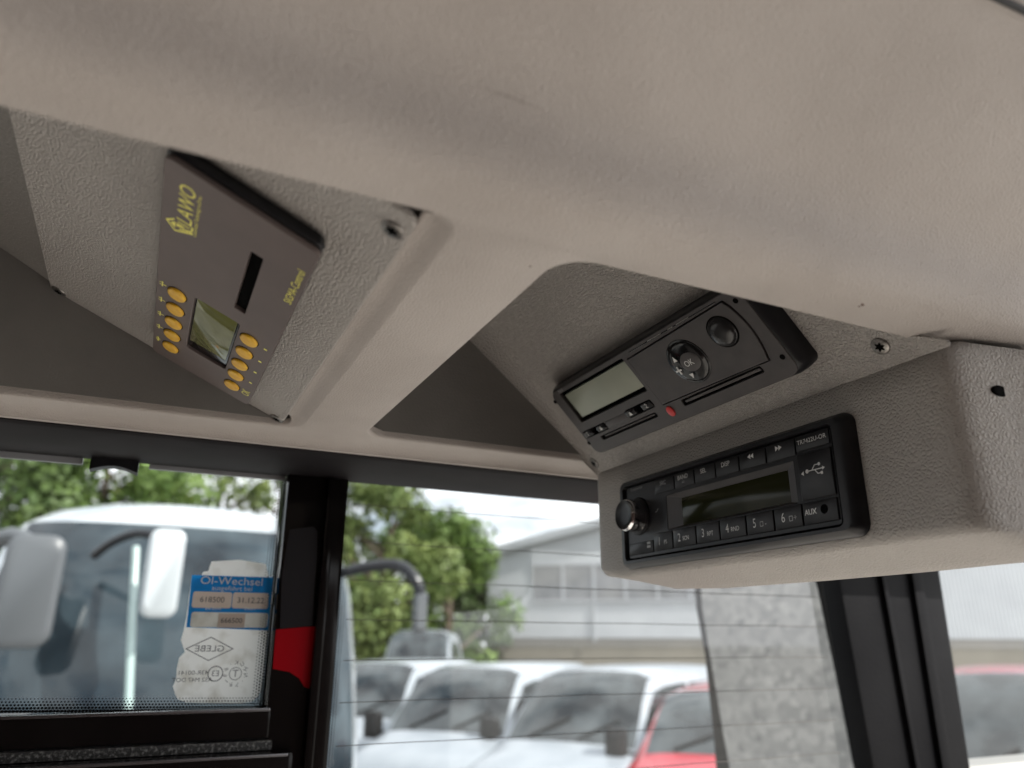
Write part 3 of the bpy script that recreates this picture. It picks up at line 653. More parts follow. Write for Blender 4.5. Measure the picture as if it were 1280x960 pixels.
# ================================================================== WINDOWS, PILLARS, HEADER
YG = .560
def q(px, py, y=YG): return onY(px, py, y)
hd = empty('window_header', loc=(.2, .52, .11)); tag(hd, 'dark grey-brown rail above the side windows and below the ceiling trim', 'window rail')
HI = Matrix.Translation((-.2, -.52, -.11))
def part(mb, name, mat, parent, MI=None, **k):
    if MI is not None: mb.v = [tuple(MI @ Vector(p)) for p in mb.v]
    return mb.obj(name, mat, parent, **k)
HB = .1128
part(MB().rings([[(x, .4766, ZT-.001) for x in (-.7, 1.5)], [(x, .4772, HB+.0015) for x in (-.7, 1.5)], [(x, .480, HB) for x in (-.7, 1.5)], [(x, .552, HB-.001) for x in (-.7, 1.5)], [(x, .556, HB+.003) for x in (-.7, 1.5)], [(x, .556, .2) for x in (-.7, 1.5)], [(x, .4766, .2) for x in (-.7, 1.5)]], False, False, closed=False), 'rail', 'header', hd, HI)
# the black clip hanging from the rail and the thin gaskets beside it
a = q(115, 573, .553); b_ = q(173, 586, .553)
m = MB(); n = 8; W2 = (b_.x-a.x); top = HB+.002; pts = [(a.x, top), (b_.x, top)]+[(b_.x-W2*k/n, a.z-.0085+.0035*math.sin(math.pi*k/n)) for k in range(n+1)]
m.rings([[(x, .546, z) for x, z in pts], [(x, .556, z) for x, z in pts]], True, True)
part(m, 'blind_clip', 'black_plastic', hd, HI, recalc=True)
g0 = q(0, 566, .556); g1 = q(104, 575, .556)
part(MB().box((-.6, .554, HB-.0045), (g1.x, .557, HB+.001)), 'gasket', 'grey_metal', hd, HI)
g2 = q(186, 587, .556)
part(MB().box((g2.x, .554, HB-.0035), (q(356, 600, .556).x, .557, HB+.001)), 'gasket', 'grey_metal', hd, HI)

# window 1
w1 = empty('side_window', loc=tuple(q(180, 740))); tag(w1, 'side window left of the glossy black pillar with the stickers on its glass', 'window')
W1I = Matrix.Translation(-w1.location)
TL, TR, BR, BL = q(-160, 555), q(358, 597), q(329, 888), q(-160, 893)
m = MB().add([TL, TR, BR, BL], [(0, 1, 2, 3)]); part(m, 'glass_pane', 'side_glass', w1, W1I, smooth=False)
def frit(parent, MI, p0, p1, inward, width, pitch=.0019):
    """band of printed dots: solid edge p0-p1, clear side = shifted by inward"""
    p0, p1 = Vector(p0), Vector(p1); L = (p1-p0).length; d = Vector(inward).normalized()*width
    m = MB().add([p0, p1, p1+d, p0+d], [(0, 1, 2, 3)]); m.v = [(x, y-.0015, z) for x, y, z in m.v]; nn = L/pitch
    m.uv = [(0, 1), (nn, 1), (nn, 0), (0, 0)]
    m.v = [tuple(MI @ Vector(p)) for p in m.v]; return m.obj('printed_dot_band', 'frit', parent, False)
frit(w1, W1I, TR, BR, (-1, 0, 0), .0085)
frit(w1, W1I, BR+Vector((0, .0002, 0)), BL+Vector((0, .0002, 0)), (0, 0, 1), .0085)
# lower frame of window 1 (two glossy rails with a dusty rubber between them)
def bar(name, p0, p1, z0, z1, y0, y1, mat, parent, MI, bev=.002):
    m = MB(); m.box((p0, y0, z0), (p1, y1, z1)); return part(m, name, mat, parent, MI, bevel=bev)
zf0 = q(200, 886).z; zf1 = q(200, 930, YG-.02).z
xr = q(329, 888).x
xl = -.75
bar('upper_rail', xl, xr+.002, zf1, zf0-.0005, YG-.02, YG+.01, 'pillar_gloss', w1, W1I)
bar('rubber_strip', xl, xr+.004, zf1-.006, zf1-.0004, YG-.024, YG+.005, 'dusty_rubber', w1, W1I, .001)
bar('lower_rail', xl, xr+.016, zf1-.055, zf1-.0064, YG-.034, YG+.005, 'pillar_gloss', w1, W1I, .0035)
bar('trim_bead', xl, xr+.001, zf0-.0018, zf0+.0002, YG-.0225, YG-.018, 'bead_silver', w1, W1I, .0006)
bar('trim_bead', xl, xr+.012, zf1-.0086, zf1-.0068, YG-.0365, YG-.033, 'bead_silver', w1, W1I, .0006)
bar('trim_bead', xl, xr+.010, zf1-.0200, zf1-.0190, YG-.0360, YG-.033, 'bead_silver', w1, W1I, .0004)
# pillar between the windows
pl = empty('window_pillar', loc=tuple(q(390, 780))); tag(pl, 'glossy black upright pillar between the two side windows with a painted red reflection', 'pillar')
PI_ = Matrix.Translation(-pl.location)
A0, A1, A2, A3 = q(357, 590), q(431, 596), q(398, 975), q(322, 975)
A2 = q(391, 1100); A3 = q(308, 1100)
def prism(pts, y0, y1, name, mat, parent, MI, bev=.002):
    m = MB(); m.rings([[(p.x, y0, p.z) for p in pts], [(p.x, y1, p.z) for p in pts]], True, True); return part(m, name, mat, parent, MI, recalc=True, bevel=bev)
prism([A0, A1, A2, A3], YG-.016, YG+.02, 'pillar_body', 'pillar_gloss', pl, PI_, .003)
e0, e1, e2, e3 = [q(px, py, YG-.017) for px, py in ((409, 600), (420, 601), (389, 960), (377, 960))]
prism([e0, e1, e2, e3], YG-.0235, YG-.0165, 'pillar_bead', 'pillar_gloss', pl, PI_, .0015)
# a reflection painted flat on the pillar: smoky upper field, red below, with a wavy edge
base('reflection_smoke', (.018, .018, .022), .25, spec=.3); base('reflection_red', (.36, .002, .008), .3, spec=.12)
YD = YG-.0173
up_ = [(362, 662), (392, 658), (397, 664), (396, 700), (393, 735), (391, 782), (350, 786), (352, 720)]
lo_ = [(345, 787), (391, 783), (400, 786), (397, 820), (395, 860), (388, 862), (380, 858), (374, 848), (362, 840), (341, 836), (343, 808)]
for pts, mt, nm in ((up_, 'reflection_smoke', 'smoky_reflection'), (lo_, 'reflection_red', 'red_reflection')):
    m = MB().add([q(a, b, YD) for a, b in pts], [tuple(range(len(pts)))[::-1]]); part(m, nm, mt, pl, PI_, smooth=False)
# window 2 with heating wires
w2 = empty('side_window', loc=tuple(q(700, 800))); tag(w2, 'large heated side window right of the black pillar with fine wires', 'window')
W2I = Matrix.Translation(-w2.location)
B0, B1, B2, B3 = q(429, 590), q(1026, 640), q(1075, 1000), q(395, 1000)
part(MB().add([B0, B1, B2, B3], [(0, 1, 2, 3)]), 'glass_pane', 'side_glass', w2, W2I, smooth=False)
frit(w2, W2I, q(431, 596), q(397, 980), (1, 0, 0), .0085)
for k in range(15):
    z = q(620, 645).z-k*.0272
    xa = (B0.x if z > 0 else B0.x+(B3.x-B0.x)*min(1, z/B3.z))+.0095
    m = MB(); pts = [(xa+(q(1030, 800).x-xa)*i/16, YG-.003, z+.0002*math.sin(i*1.3+k)) for i in range(17)]
    m.tube(pts, .00026, 5); part(m, 'heating_wire', 'wire', w2, W2I)
# A pillar
ap = empty('corner_pillar', loc=tuple(q(1100, 840))); tag(ap, 'matt black corner pillar below the radio housing beside the outside mirror', 'pillar')
API = Matrix.Translation(-ap.location)
c0, c1, c2, c3 = q(1014, 640), q(1142, 640), q(1196, 1000), q(1077, 1000)
prism([c0, c1, c2, c3], YG-.02, YG+.003, 'pillar_body', 'pillar_satin', ap, API, .004)
def stripn(pa, pb, ya, w, name, mat='pillar_satin'):
    a = [q(px, py, ya) for px, py in ((pa[0], pa[1]), (pa[0]+w, pa[1]), (pb[0]+w, pb[1]), (pb[0], pb[1]))]
    prism(a, ya-.006, ya+.002, name, mat, ap, API, .0015)
stripn((1082, 640), (1146, 1000), YG-.019, 5, 'seal_strip')
stripn((1122, 640), (1178, 1000), YG-.019, 12, 'seal_strip')

# quarter window right of the corner pillar
w3 = empty('side_window', loc=tuple(q(1230, 840))); tag(w3, 'narrow window at the right edge beyond the corner pillar, red car behind', 'window')
D0, D1, D2, D3 = q(1140, 640), q(1500, 600), q(1560, 1000), q(1194, 1000)
part(MB().add([D0, D1, D2, D3], [(0, 1, 2, 3)]), 'glass_pane', 'side_glass', w3, Matrix.Translation(-w3.location), smooth=False)
# side wall of the bus below the windows (outside the frame)
zb = q(200, 1010, YG).z
tag(MB().box((-5, YG-.01, -2.0), (2.2, YG+.04, min(zb, zf1-.058))).obj('bus_side_wall', 'shell_grey'), kind='structure')

def translucent(name, k):
    nt = MT[name].node_tree; b = nt.nodes['Principled BSDF']; o = nt.nodes['Material Output']
    t = N(nt, 'ShaderNodeBsdfTranslucent'); mx = N(nt, 'ShaderNodeMixShader'); mx.inputs['Fac'].default_value = k
    l = b.inputs['Base Color'].links
    if l: nt.links.new(l[0].from_socket, t.inputs['Color'])
    else: t.inputs['Color'].default_value = b.inputs['Base Color'].default_value
    nt.links.new(b.outputs[0], mx.inputs[1]); nt.links.new(t.outputs[0], mx.inputs[2]); nt.links.new(mx.outputs[0], o.inputs['Surface'])
# ------------------------------------------------------------------ stickers on window 1
vary(base('sticker_white', (.72, .72, .68), .6), 60, (.55, .53, .47), (.78, .78, .75), lo=.3, hi=.5)
base('sticker_blue', (.01, .24, .62), .45); base('sticker_beige', (.68, .58, .52), .6); base('sticker_ink', (.12, .12, .13), .6)
for nm in ('sticker_white', 'sticker_blue', 'sticker_beige'): translucent(nm, .5)
def SF(px0, py0):                                                    # frame on the glass: x right, y up, z towards the driver
    M = Matrix(((1, 0, 0, 0), (0, 0, -1, 0), (0, 1, 0, 0), (0, 0, 0, 1))); p = q(px0, py0); M.translation = p; return M
def sloc(M, pts, y=YG):
    Mi = M.inverted(); return [tuple((Mi @ q(a, b, y)))[:2] for a, b in pts]
def on(px, py, M): return sloc(M, [(px, py)])[0]
M1 = SF(282, 830); s1 = empty('white_sticker', M1); tag(s1, 'worn white sticker with mirrored markings, below the blue one on the glass', 'sticker')
edge = [(229, 790), (226, 800), (231, 815), (224, 822), (221, 835), (220, 848), (216, 858), (219, 868), (222, 874), (232, 878), (300, 879), (316, 877), (324, 868), (329, 850), (338, 760), (341, 745), (332, 705), (300, 700), (264, 702), (260, 714), (254, 715), (250, 722), (240, 724), (237, 740), (233, 770)]
pts = sloc(M1, edge)[::-1]
m = MB().add([(x, y, .0010) for x, y in pts], [tuple(range(len(pts)))]); m.obj('paper', 'sticker_white', s1, False)
def ring(parent, M, px, py, r, w, z=.0012, sx=1.0):
    x, y = on(px, py, M); m = MB(); f = lambda rr_: [(x+rr_*sx*math.cos(2*math.pi*k/28), y+rr_*math.sin(2*math.pi*k/28), z) for k in range(28)]
    m.rings([f(r), f(r-w)], False, False); return m.obj('mark', 'sticker_ink', parent, False)
x, y = on(262, 811, M1)
for sc_ in (1,): 
    m = MB(); dm = lambda k: [(x-.0150*k, y, .0012), (x, y-.0075*k, .0012), (x+.0150*k, y, .0012), (x, y+.0075*k, .0012)]; m.rings([dm(1), dm(.92)], False, False); m.obj('mark', 'sticker_ink', s1, False)
text('lettering', 'GLEBE', x, y, .0055, .0012, 'sticker_ink', s1, mirror=True, sx=1.2)
x, y = on(241, 841, M1); text('lettering', '43R-00141', x, y, .0038, .0012, 'sticker_ink', s1, mirror=True, sx=1.1)
x, y = on(240, 850, M1); text('lettering', 'AS2 M47 DOT', x, y, .0036, .0012, 'sticker_ink', s1, mirror=True, sx=1.1)
ring(s1, M1, 269, 842, .0048, .0006); x, y = on(269, 842, M1); text('lettering', 'E3', x, y, .0050, .0012, 'sticker_ink', s1, mirror=True)
ring(s1, M1, 294, 842, .0040, .0004); x, y = on(294, 842, M1); text('lettering', 'T', x, y, .0062, .0012, 'sticker_ink', s1, mirror=True)
for k, ch in enumerate('KUHN·TRIER·'):
    a = math.pi/2+2*math.pi*k/11; text('lettering', ch, x-.0068*math.cos(a), y+.0068*math.sin(a), .0035, .0012, 'sticker_ink', s1, mirror=True, rot=math.degrees(math.pi/2-a)*-1)
M2 = SF(286, 752); s2 = empty('oil_change_sticker', M2); tag(s2, 'blue oil change sticker with handwritten-looking number fields on the window', 'sticker')
pts = sloc(M2, [(233, 784), (335, 788), (341, 722), (240, 719)])
FLD = [(265, 750, .0125, .0054, '618500'), (313, 751, .0120, .0054, '31.12.22'), (287, 775, .0245, .0050, '')]
o_ = curve_plate('paper', [(x, y, 0) for x, y in pts], [rr(w-.0002, h-.0002, .0015, *on(px, py, M2), 0, 3) for px, py, w, h, _ in FLD], 0, 0, 'sticker_blue', s2, M=Matrix.Translation((0, 0, .0016)))
x, y = on(290, 727, M2); text('lettering', 'Öl-Wechsel', x, y, .0072, .0018, 'white_print', s2, sx=1.15)
x, y = on(290, 736, M2); text('lettering', 'ausgeführt bei', x, y, .0042, .0018, 'white_print', s2, sx=1.1)
for (px, py, w, h, s) in FLD:
    x, y = on(px, py, M2); f_ = MB().rings([rr(w, h, .0015, x, y, .0015, 3)], False, True).obj('field', 'sticker_beige' if s else 'sticker_white', s2, False)
    if s: text('lettering', s, x, y, .0052, .0020, 'sticker_ink', f_, sx=1.0)
x, y = on(289, 776, M2); f_ = MB().rings([rr(.0085, .0046, .0004, x, y, .0019, 3)], False, True).obj('field', 'sticker_beige', s2, False); text('lettering', '666500', x, y, .0046, .0022, 'sticker_ink', f_)
for (px, s) in ((266, 'km-Stand'), (312, 'Datum')):
    x, y = on(px, 761, M2); text('lettering', s, x, y, .0026, .0018, 'white_print', s2)

# ------------------------------------------------------------------ outside mirror
YM = .86
mc = onY(968, 860, YM)
view = mc.normalized(); want = Vector((-.15, .40, -1)).normalized()
nrm = (want-view).normalized()
zax = nrm; xax = Vector((0, 0, 1)).cross(zax).normalized(); yax = zax.cross(xax)
Mm = Matrix.Identity(4)
for i, c in enumerate((xax, yax, zax)):
    for j in range(3): Mm[j][i] = c[j]
Mm.translation = mc
mir = empty('outside_mirror', Mm); tag(mir, 'large outside mirror seen through the heated window, reflecting the asphalt', 'mirror')
def onM(px, py, off=0):
    n_ = zax; r = Vector(ray(px, py)); d = n_.dot(mc+n_*off); return Mm.inverted() @ (r*(d/n_.dot(r)))
gl = [tuple(onM(*p))[:2] for p in ((874, 700), (1012, 700), (1022, 735), (1045, 845), (1070, 975), (1072, 1010), (922, 1010), (905, 920), (888, 820), (878, 760))][::-1]
m = MB().add([(x, y, .001) for x, y in gl], [tuple(range(len(gl)))]); m.obj('mirror_glass', 'mirror_silver', mir, False)
ho = [tuple(onM(*p))[:2] for p in ((866, 680), (1016, 680), (1030, 735), (1054, 845), (1082, 975), (1085, 1030), (900, 1030), (892, 920), (881, 820), (870, 760))][::-1]
m = MB(); m.rings([[(x*.9, y*.9, -.05) for x, y in ho], [(x, y, -.03) for x, y in ho], [(x, y, -.001) for x, y in ho]], True, True); m.obj('mirror_housing', 'black_plastic', mir, recalc=True)

# ================================================================== OUTSIDE: BUILDING
camR = Vector((math.cos(YAW), -math.sin(YAW), 0)); camF = Vector((math.sin(YAW), math.cos(YAW), 0))
B0_ = gp(609, 30); ang = R_(10)
wd = (camR*math.cos(ang)-camF*math.sin(ang)); back = Vector((-wd.y, wd.x, 0))
if back.dot(camF) < 0: back = -back
bld = empty('warehouse', loc=tuple(B0_)); bld.rotation_euler = (0, 0, math.atan2(wd.y, wd.x)); tag(bld, 'pale grey sheet-clad industrial building with a gable and a window band', 'building')
# local: x along the wall, y back, z up (0 = ground)
WB, HB_, HW = 26.0, 2.45, 5.75
MB().box((0, 0, 0), (WB, .3, HB_)).obj('lower_wall', 'render_tan', bld, False)
m = MB(); apex = 11.5; rise = 1.95*1.35
# ribbed cladding above: real ribs, gable-topped
nr = 400; vv = []; 
def top_at(x): return HW+rise*(x/apex if x < apex else (WB-x)/(WB-apex))
for i in range(nr+1):
    x = WB*i/nr; y = -.115 if i % 2 else -.095
    vv.append((x, y, HB_)); vv.append((x, y, top_at(x)))
m.add(vv, [(2*i, 2*i+2, 2*i+3, 2*i+1) for i in range(nr)]); c_ = m.obj('sheet_cladding', 'cladding', bld, False)
MB().add([(-.3, -.4, HW-.15), (apex, -.4, HW+rise+.05), (apex, 14, HW+rise+.05), (-.3, 14, HW-.15)], [(0, 1, 2, 3)]).add([(WB+.3, -.4, HW-.15), (apex, -.4, HW+rise+.05), (apex, 14, HW+rise+.05), (WB+.3, 14, HW-.15)], [(0, 3, 2, 1)]).obj('roof', 'roof_sheet', bld, False)
m = MB(); 
m.add([(-.3, -.42, HW-.4), (apex, -.42, HW+rise-.2), (apex, -.42, HW+rise+.1), (-.3, -.42, HW-.1)], [(0, 1, 2, 3)]).add([(WB+.3, -.42, HW-.4), (apex, -.42, HW+rise-.2), (apex, -.42, HW+rise+.1), (WB+.3, -.42, HW-.1)], [(3, 2, 1, 0)]); m.obj('barge_board', 'roof_sheet', bld, False)
MB().box((0, 0, HB_), (.05, 14, HW)).box((0, .3, 0), (.05, 14, HB_)).obj('side_wall', 'cladding', bld, False)
wz0, wz1 = 3.80, 5.05
fr_ = MB().box((1.75, -.2, wz0-.08), (9.9, -.125, wz0)).box((1.75, -.2, wz1), (9.9, -.125, wz1+.08)).obj('window_band_frame', 'grey_metal', bld, False)
for k in range(7):
    x = 1.8+k*1.16
    w_ = MB().box((x, -.17, wz0), (x+1.06, -.13, wz1)).obj('window', 'pane_grey', bld, False)
    MB().box((x+1.06, -.2, wz0), (x+1.16, -.125, wz1)).obj('mullion', 'grey_metal', w_, False)
for k in range(8):
    x = 2.2+k*2.9; MB().box((x, -.05, .5), (x+1.9, -.002, 2.1)).obj('lower_window', 'pane_grey', bld, False) if k in (3, 4, 6) else None
MB().box((4.0, -.18, HB_-.12), (4.1, -.122, 3.8)).obj('down_pipe', 'roof_sheet', bld, False)
vary(base('sign_yellow', (.55, .45, .2), .6), 2, (.30, .27, .17), (.38, .34, .22))


# ================================================================== VEHICLES
def bind(mb_dict, mats, root):
    out = {}
    for k, mb in mb_dict.items():
        if mb.f: out[k] = mb.obj(k, mats[k], root, angle=28, recalc=True)
    return out
def make_van(name, paint, label, cat, group=None, tall=1.97, length=5.0, low=False):
    """front at x=0 looking towards +x; body rings along x; window openings are faces of their own, set back a little"""
    r = empty(name, loc=(0, 0, 0)); tag(r, label, cat, group)
    T = tall
    # x, sill half width, belt half width, belt z, shoulder half width, top z, crown
    st = [(.00, .62, .66, .62, .60, .74, .0), (-.05, .78, .84, .70, .76, .82, .0), (-.16, .86, .92, .84, .82, .95, .02), (-.45, .90, .95, 1.00, .84, 1.07, .03), (-.80, .92, .96, 1.08, .84, 1.16, .03), (-1.02, .93, .97, 1.12, .82, 1.24, .02),
          (-1.22, .93, .975, 1.14, .80, 1.24+(T-1.24)*.30, .03), (-1.48, .93, .98, 1.15, .76, 1.24+(T-1.24)*.66, .035), (-1.72, .93, .98, 1.16, .735, 1.24+(T-1.24)*.93, .04), (-1.86, .93, .98, 1.16, .73, T-.03, .04), (-2.1, .93, .98, 1.17, .73, T, .04), (-2.85, .93, .98, 1.18, .73, T+.01, .04), (-2.95, .93, .98, 1.18, .73, T+.01, .04), (-3.9, .93, .98, 1.19, .73, T, .04), (-4.0, .93, .98, 1.19, .73, T, .04), (-length+.15, .93, .97, 1.19, .73, T-.02, .04), (-length, .86, .90, 1.15, .66, T-.14, .02)]
    R = []
    for (x, sw, bw, bz, shw, tz, cr) in st:
        ring = [(x, 0, .32), (x, sw*.9, .32), (x, sw, .42), (x, bw+.01, .42+(bz-.42)*.55), (x, bw, bz)]
        ring += [(x, bw-(bw-shw)*.85, bz+(tz-bz)*.80), (x, shw-.04, bz+(tz-bz)*.95), (x, shw*.72, tz+cr*.55), (x, shw*.3, tz+cr*.95), (x, 0, tz+cr)]
        full = ring + [(a, -b, c) for a, b, c in ring[-2:0:-1]]
        R.append(full)
    n = len(R[0]); P_ = {'body': MB(), 'windscreen': MB(), 'side_glass': MB(), 'side_glass_other': MB(), 'bumper': MB()}
    half = 10
    for i in range(len(R)-1):
        xm = (R[i][0][0]+R[i+1][0][0])/2
        for j in range(n):
            quad = [R[i][j], R[i][(j+1) % n], R[i+1][(j+1) % n], R[i+1][j]]
            jj = j if j < half-1 else n-1-j
            key = 'body'
            if 5 <= i <= 8 and jj >= 6: key = 'windscreen'
            elif (i in (7, 8, 9, 10) or i == 12 or i == 6) and jj == 4: key = 'side_glass' if j < half else 'side_glass_other'
            elif i < 2 and jj <= 2: key = 'bumper'
            P_[key].add(quad, [(0, 1, 2, 3)])
    P_['body'].add(R[0], [tuple(range(n))]); P_['body'].add(R[-1], [tuple(range(n))[::-1]])
    mats = dict(body=paint, windscreen='car_glass', side_glass='car_glass', side_glass_other='car_glass', bumper='car_black')
    for k, nm in (('body', 'body'), ('windscreen', 'windscreen'), ('side_glass', 'side_window'), ('side_glass_other', 'side_window'), ('bumper', 'bumper')):
        P_[k].obj(nm, mats[k], r, angle=40, recalc=True)
    # grille, headlights, mirrors, wheels, plate
    m = MB(); m.box((-.04, -.42, .56), (.03, .42, .74)); g = m.obj('grille', 'car_black', r, bevel=.02)
    for k in range(3): MB().box((.028, -.38, .585+k*.05), (.04, .38, .60+k*.05)).obj('grille_bar', 'chrome', g, False)
    for s in (-1, 1):
        h = MB(); h.add([(.0, s*.50, .66), (-.02, s*.50, .80), (-.34, s*.925, 1.0), (-.30, s*.94, .82), (-.10, s*.86, .70)], [(0, 1, 2, 3, 4)] if s < 0 else [(4, 3, 2, 1, 0)])
        h.v = [(a+.03, b*1.005, c+.012) for a, b, c in h.v]
        h.add([(a-.05, b*.99, c-.03) for a, b, c in h.v], [(0, 1, 2, 3, 4)][:0]); h.obj('headlight', 'lamp_glass', r, False)
        mr = MB(); mr.rings([rr(.10, .15, .05, 0, 0, -.05), rr(.12, .17, .06, 0, 0, 0), rr(.11, .16, .05, 0, 0, .08), rr(.06, .09, .04, 0, 0, .12)], True, True)
        M = Matrix.Translation((-1.22, s*1.13, 1.28)) @ Matrix(((0, 0, 1, 0), (1, 0, 0, 0), (0, 1, 0, 0), (0, 0, 0, 1)))
        mr.v = [tuple(M @ Vector(p)) for p in mr.v]; mo = mr.obj('door_mirror', 'car_black', r, recalc=True)
        MB().tube([(-1.2, s*.94, 1.18), (-1.22, s*1.08, 1.2)], .035, 6).obj('mirror_arm', 'car_black', mo)
        for x in (-.95, -length+.95):
            w = MB().tube([(x, s*.93, .33), (x, s*.72, .33)], .33, 20).obj('wheel', 'tyre', r, angle=50)
            MB().tube([(x, s*.945, .33), (x, s*.925, .33)], .2, 16).obj('rim', 'grey_metal', w, angle=50)
    for s in (-.5, .1):
        MB().tube([(-1.04, s, 1.29), (-1.2, s+.45, 1.30+(T-1.24)*.27)], .012, 5).obj('wiper', 'car_black', r)
    return r
def place(r, px, dist, face_px_rot, z=GZ):
    """stand a vehicle so that its front middle is at the bearing and distance; rot = turn from facing the camera (positive: its front swings to picture left)"""
    p = gp(px, dist, z); a = math.atan2(-p.y, -p.x) - R_(face_px_rot)
    r.location = p; r.rotation_euler = (0, 0, a)
v1 = make_van('parked_van', 'white_paint', 'white van parked between the coach and the middle white van, in the yard', 'van', 'white vans parked side by side')
place(v1, 508, 9.3, 30)
v2 = make_van('parked_van', 'white_paint', 'white van parked in front of the sheet-clad building, nearest the red car', 'van', 'white vans parked side by side')
place(v2, 652, 8.3, 30)
v3 = make_van('parked_van', 'white_paint', 'white van half hidden behind the coach front at the left of the row', 'van', 'white vans parked side by side')
place(v3, 398, 11.4, 30)
v4 = make_van('parked_van', 'white_paint', 'tall white van parked behind the row of vans, only its roof showing', 'van', tall=2.55)
place(v4, 512, 18, 8)
c1 = make_van('parked_car', 'red_paint', 'bright red car parked beside the white van, left of the outside mirror', 'car', 'red cars', tall=1.8)
place(c1, 872, 7.4, 10)
c2 = make_van('parked_car', 'red_paint', 'red car parked beyond the narrow right-hand window', 'car', 'red cars', tall=2.05)
place(c2, 1243, 6.5, 4)

def make_coach(name, label, paint, length=12.0, H=3.74, wid=2.5, group=None, arms=True):
    """front at x=0 facing +x"""
    r = empty(name, loc=(0, 0, 0)); tag(r, label, 'coach', group)
    hw = wid/2
    # plan outline (half), front bulge then side; z levels
    kz = H/3.74
    lv = [(z*kz, dx, ins) for z, dx, ins in [(.28, 0, 0), (.35, .02, 0), (.95, .06, .0), (1.25, .05, .0), (1.75, .02, .01), (2.35, -.08, .03), (2.95, -.24, .06), (3.22, -.36, .10), (3.42, -.52, .17), (3.56, -.75, .32), (3.68, -1.1, .58), (3.74, -1.8, .95)]]
    def outline(dx, ins):
        o = []
        h = hw-ins
        for k in range(9):                                            # front arc from middle to the side
            a = k/8*math.pi/2; o.append((dx-.62*(1-math.cos(a)**.7 if math.cos(a) > 0 else 1)-.0, h*math.sin(a)**.8 if a else 0))
        for k in range(1, 11): o.append((dx-.62-(length-.62+dx*1.0)*k/10 if k < 10 else -length, h))
        o.append((-length, 0)); return o
    Rg = []
    for z, dx, ins in lv:
        o = outline(dx, ins); full = o+[(x, -y) for x, y in o[-2:0:-1]]; Rg.append([(x, y, z) for x, y in full])
    n = len(Rg[0]); parts = {'body': MB(), 'windscreen': MB(), 'side_window': MB()}
    wins = {}
    for i in range(len(Rg)-1):
        for j in range(n):
            quad = [Rg[i][j], Rg[i][(j+1) % n], Rg[i+1][(j+1) % n], Rg[i+1][j]]
            jj = j if j < n/2 else n-1-j; side = 0 if j < n/2 else 1
            if jj <= 5 and 3 <= i <= 7: parts['windscreen'].add(quad, [(0, 1, 2, 3)])
            elif 8 <= jj <= 16 and 4 <= i <= 6: wins.setdefault((side, jj), MB()).add(quad, [(0, 1, 2, 3)])
            else: parts['body'].add(quad, [(0, 1, 2, 3)])
    parts['body'].add(Rg[-1], [tuple(range(n))])
    parts['body'].obj('body', paint, r, angle=40, recalc=True)
    parts['windscreen'].obj('windscreen', 'coach_glass', r, angle=60, recalc=True)
    for k, mb in wins.items(): mb.obj('side_window', 'coach_side_glass', r, angle=60, recalc=True)
    for s in (-1, 1):
        h = MB(); h.rings([rr(.14, .10, .05, 0, 0, 0), rr(.13, .09, .05, 0, 0, .03)], True, True)
        M = Matrix.Translation((-.06, s*.88, .72)) @ Matrix.Rotation(R_(s*28), 4, 'Z') @ Matrix(((0, 0, 1, 0), (1, 0, 0, 0), (0, 1, 0, 0), (0, 0, 0, 1)))
        h.v = [tuple(M @ Vector(p)) for p in h.v]; h.obj('headlight', 'lamp_glass', r, recalc=True)
        h = MB(); h.box((-.16, s*1.12-.08, .5), (-.06, s*1.12+.08, .62)); h.obj('indicator', 'amber', r, bevel=.02)
        for x in (-2.6, -8.6, -9.9):
            w = MB().tube([(x, s*1.26, .5), (x, s*.95, .5)], .5, 20).obj('wheel', 'tyre', r, angle=50); MB().tube([(x, s*1.275, .5), (x, s*1.255, .5)], .28, 16).obj('rim', 'grey_metal', w, angle=50)
    MB().tube([(.02, -.1, 1.28), (-.03, .7, 1.75)], .018, 6).obj('wiper', 'car_black', r)
    MB().tube([(.02, .1, 1.28), (-.03, -.7, 1.75)], .018, 6).obj('wiper', 'car_black', r)
    return r
def coach_mirror(root, arm_pts, head_c, head, mat_arm, mat_head, rot=0, arm_r=.05):
    """hanging mirror of a coach: curved arm and a rounded head"""
    n = []
    P3 = [Vector(p) for p in arm_pts]
    for i in range(len(P3)-1):
        for k in range(6):
            p0 = P3[max(i-1, 0)]; p1 = P3[i]; p2 = P3[i+1]; p3 = P3[min(i+2, len(P3)-1)]; t_ = k/6
            n.append(.5*((2*p1)+(-p0+p2)*t_+(2*p0-5*p1+4*p2-p3)*t_*t_+(-p0+3*p1-3*p2+p3)*t_**3))
    n.append(P3[-1])
    a = MB().tube(n, arm_r, 10).obj('mirror_arm', mat_arm, root)
    w, h, d = head
    m = MB(); m.rings([rr(w*.7, h*.8, w*.5, 0, 0, -d, 6), rr(w*.93, h*.95, w*.6, 0, 0, -d*.7, 6), rr(w, h, w*.6, 0, 0, 0, 6), rr(w*.97, h*.98, w*.6, 0, 0, d*.5, 6), rr(w*.8, h*.85, w*.5, 0, 0, d*.8, 6)], True, True)
    M = Matrix.Translation(head_c) @ Matrix.Rotation(rot, 4, 'Z') @ Matrix(((0, 0, 1, 0), (1, 0, 0, 0), (0, 1, 0, 0), (0, 0, 0, 1)))
    m.v = [tuple(M @ Vector(p)) for p in m.v]; m.obj('mirror_head', mat_head, root, recalc=True)
coach = make_coach('coach', 'white touring coach with a wide dark windscreen facing the left side window', 'coach_white', H=3.34)
place(coach, 234, 5.25, -5)
bpy.context.view_layer.update()
Ci = coach.matrix_world.inverted()
def cl(px, py, dist): r = Vector(ray(px, py)); h = math.hypot(r.x, r.y); return Ci @ (r*(dist/h))
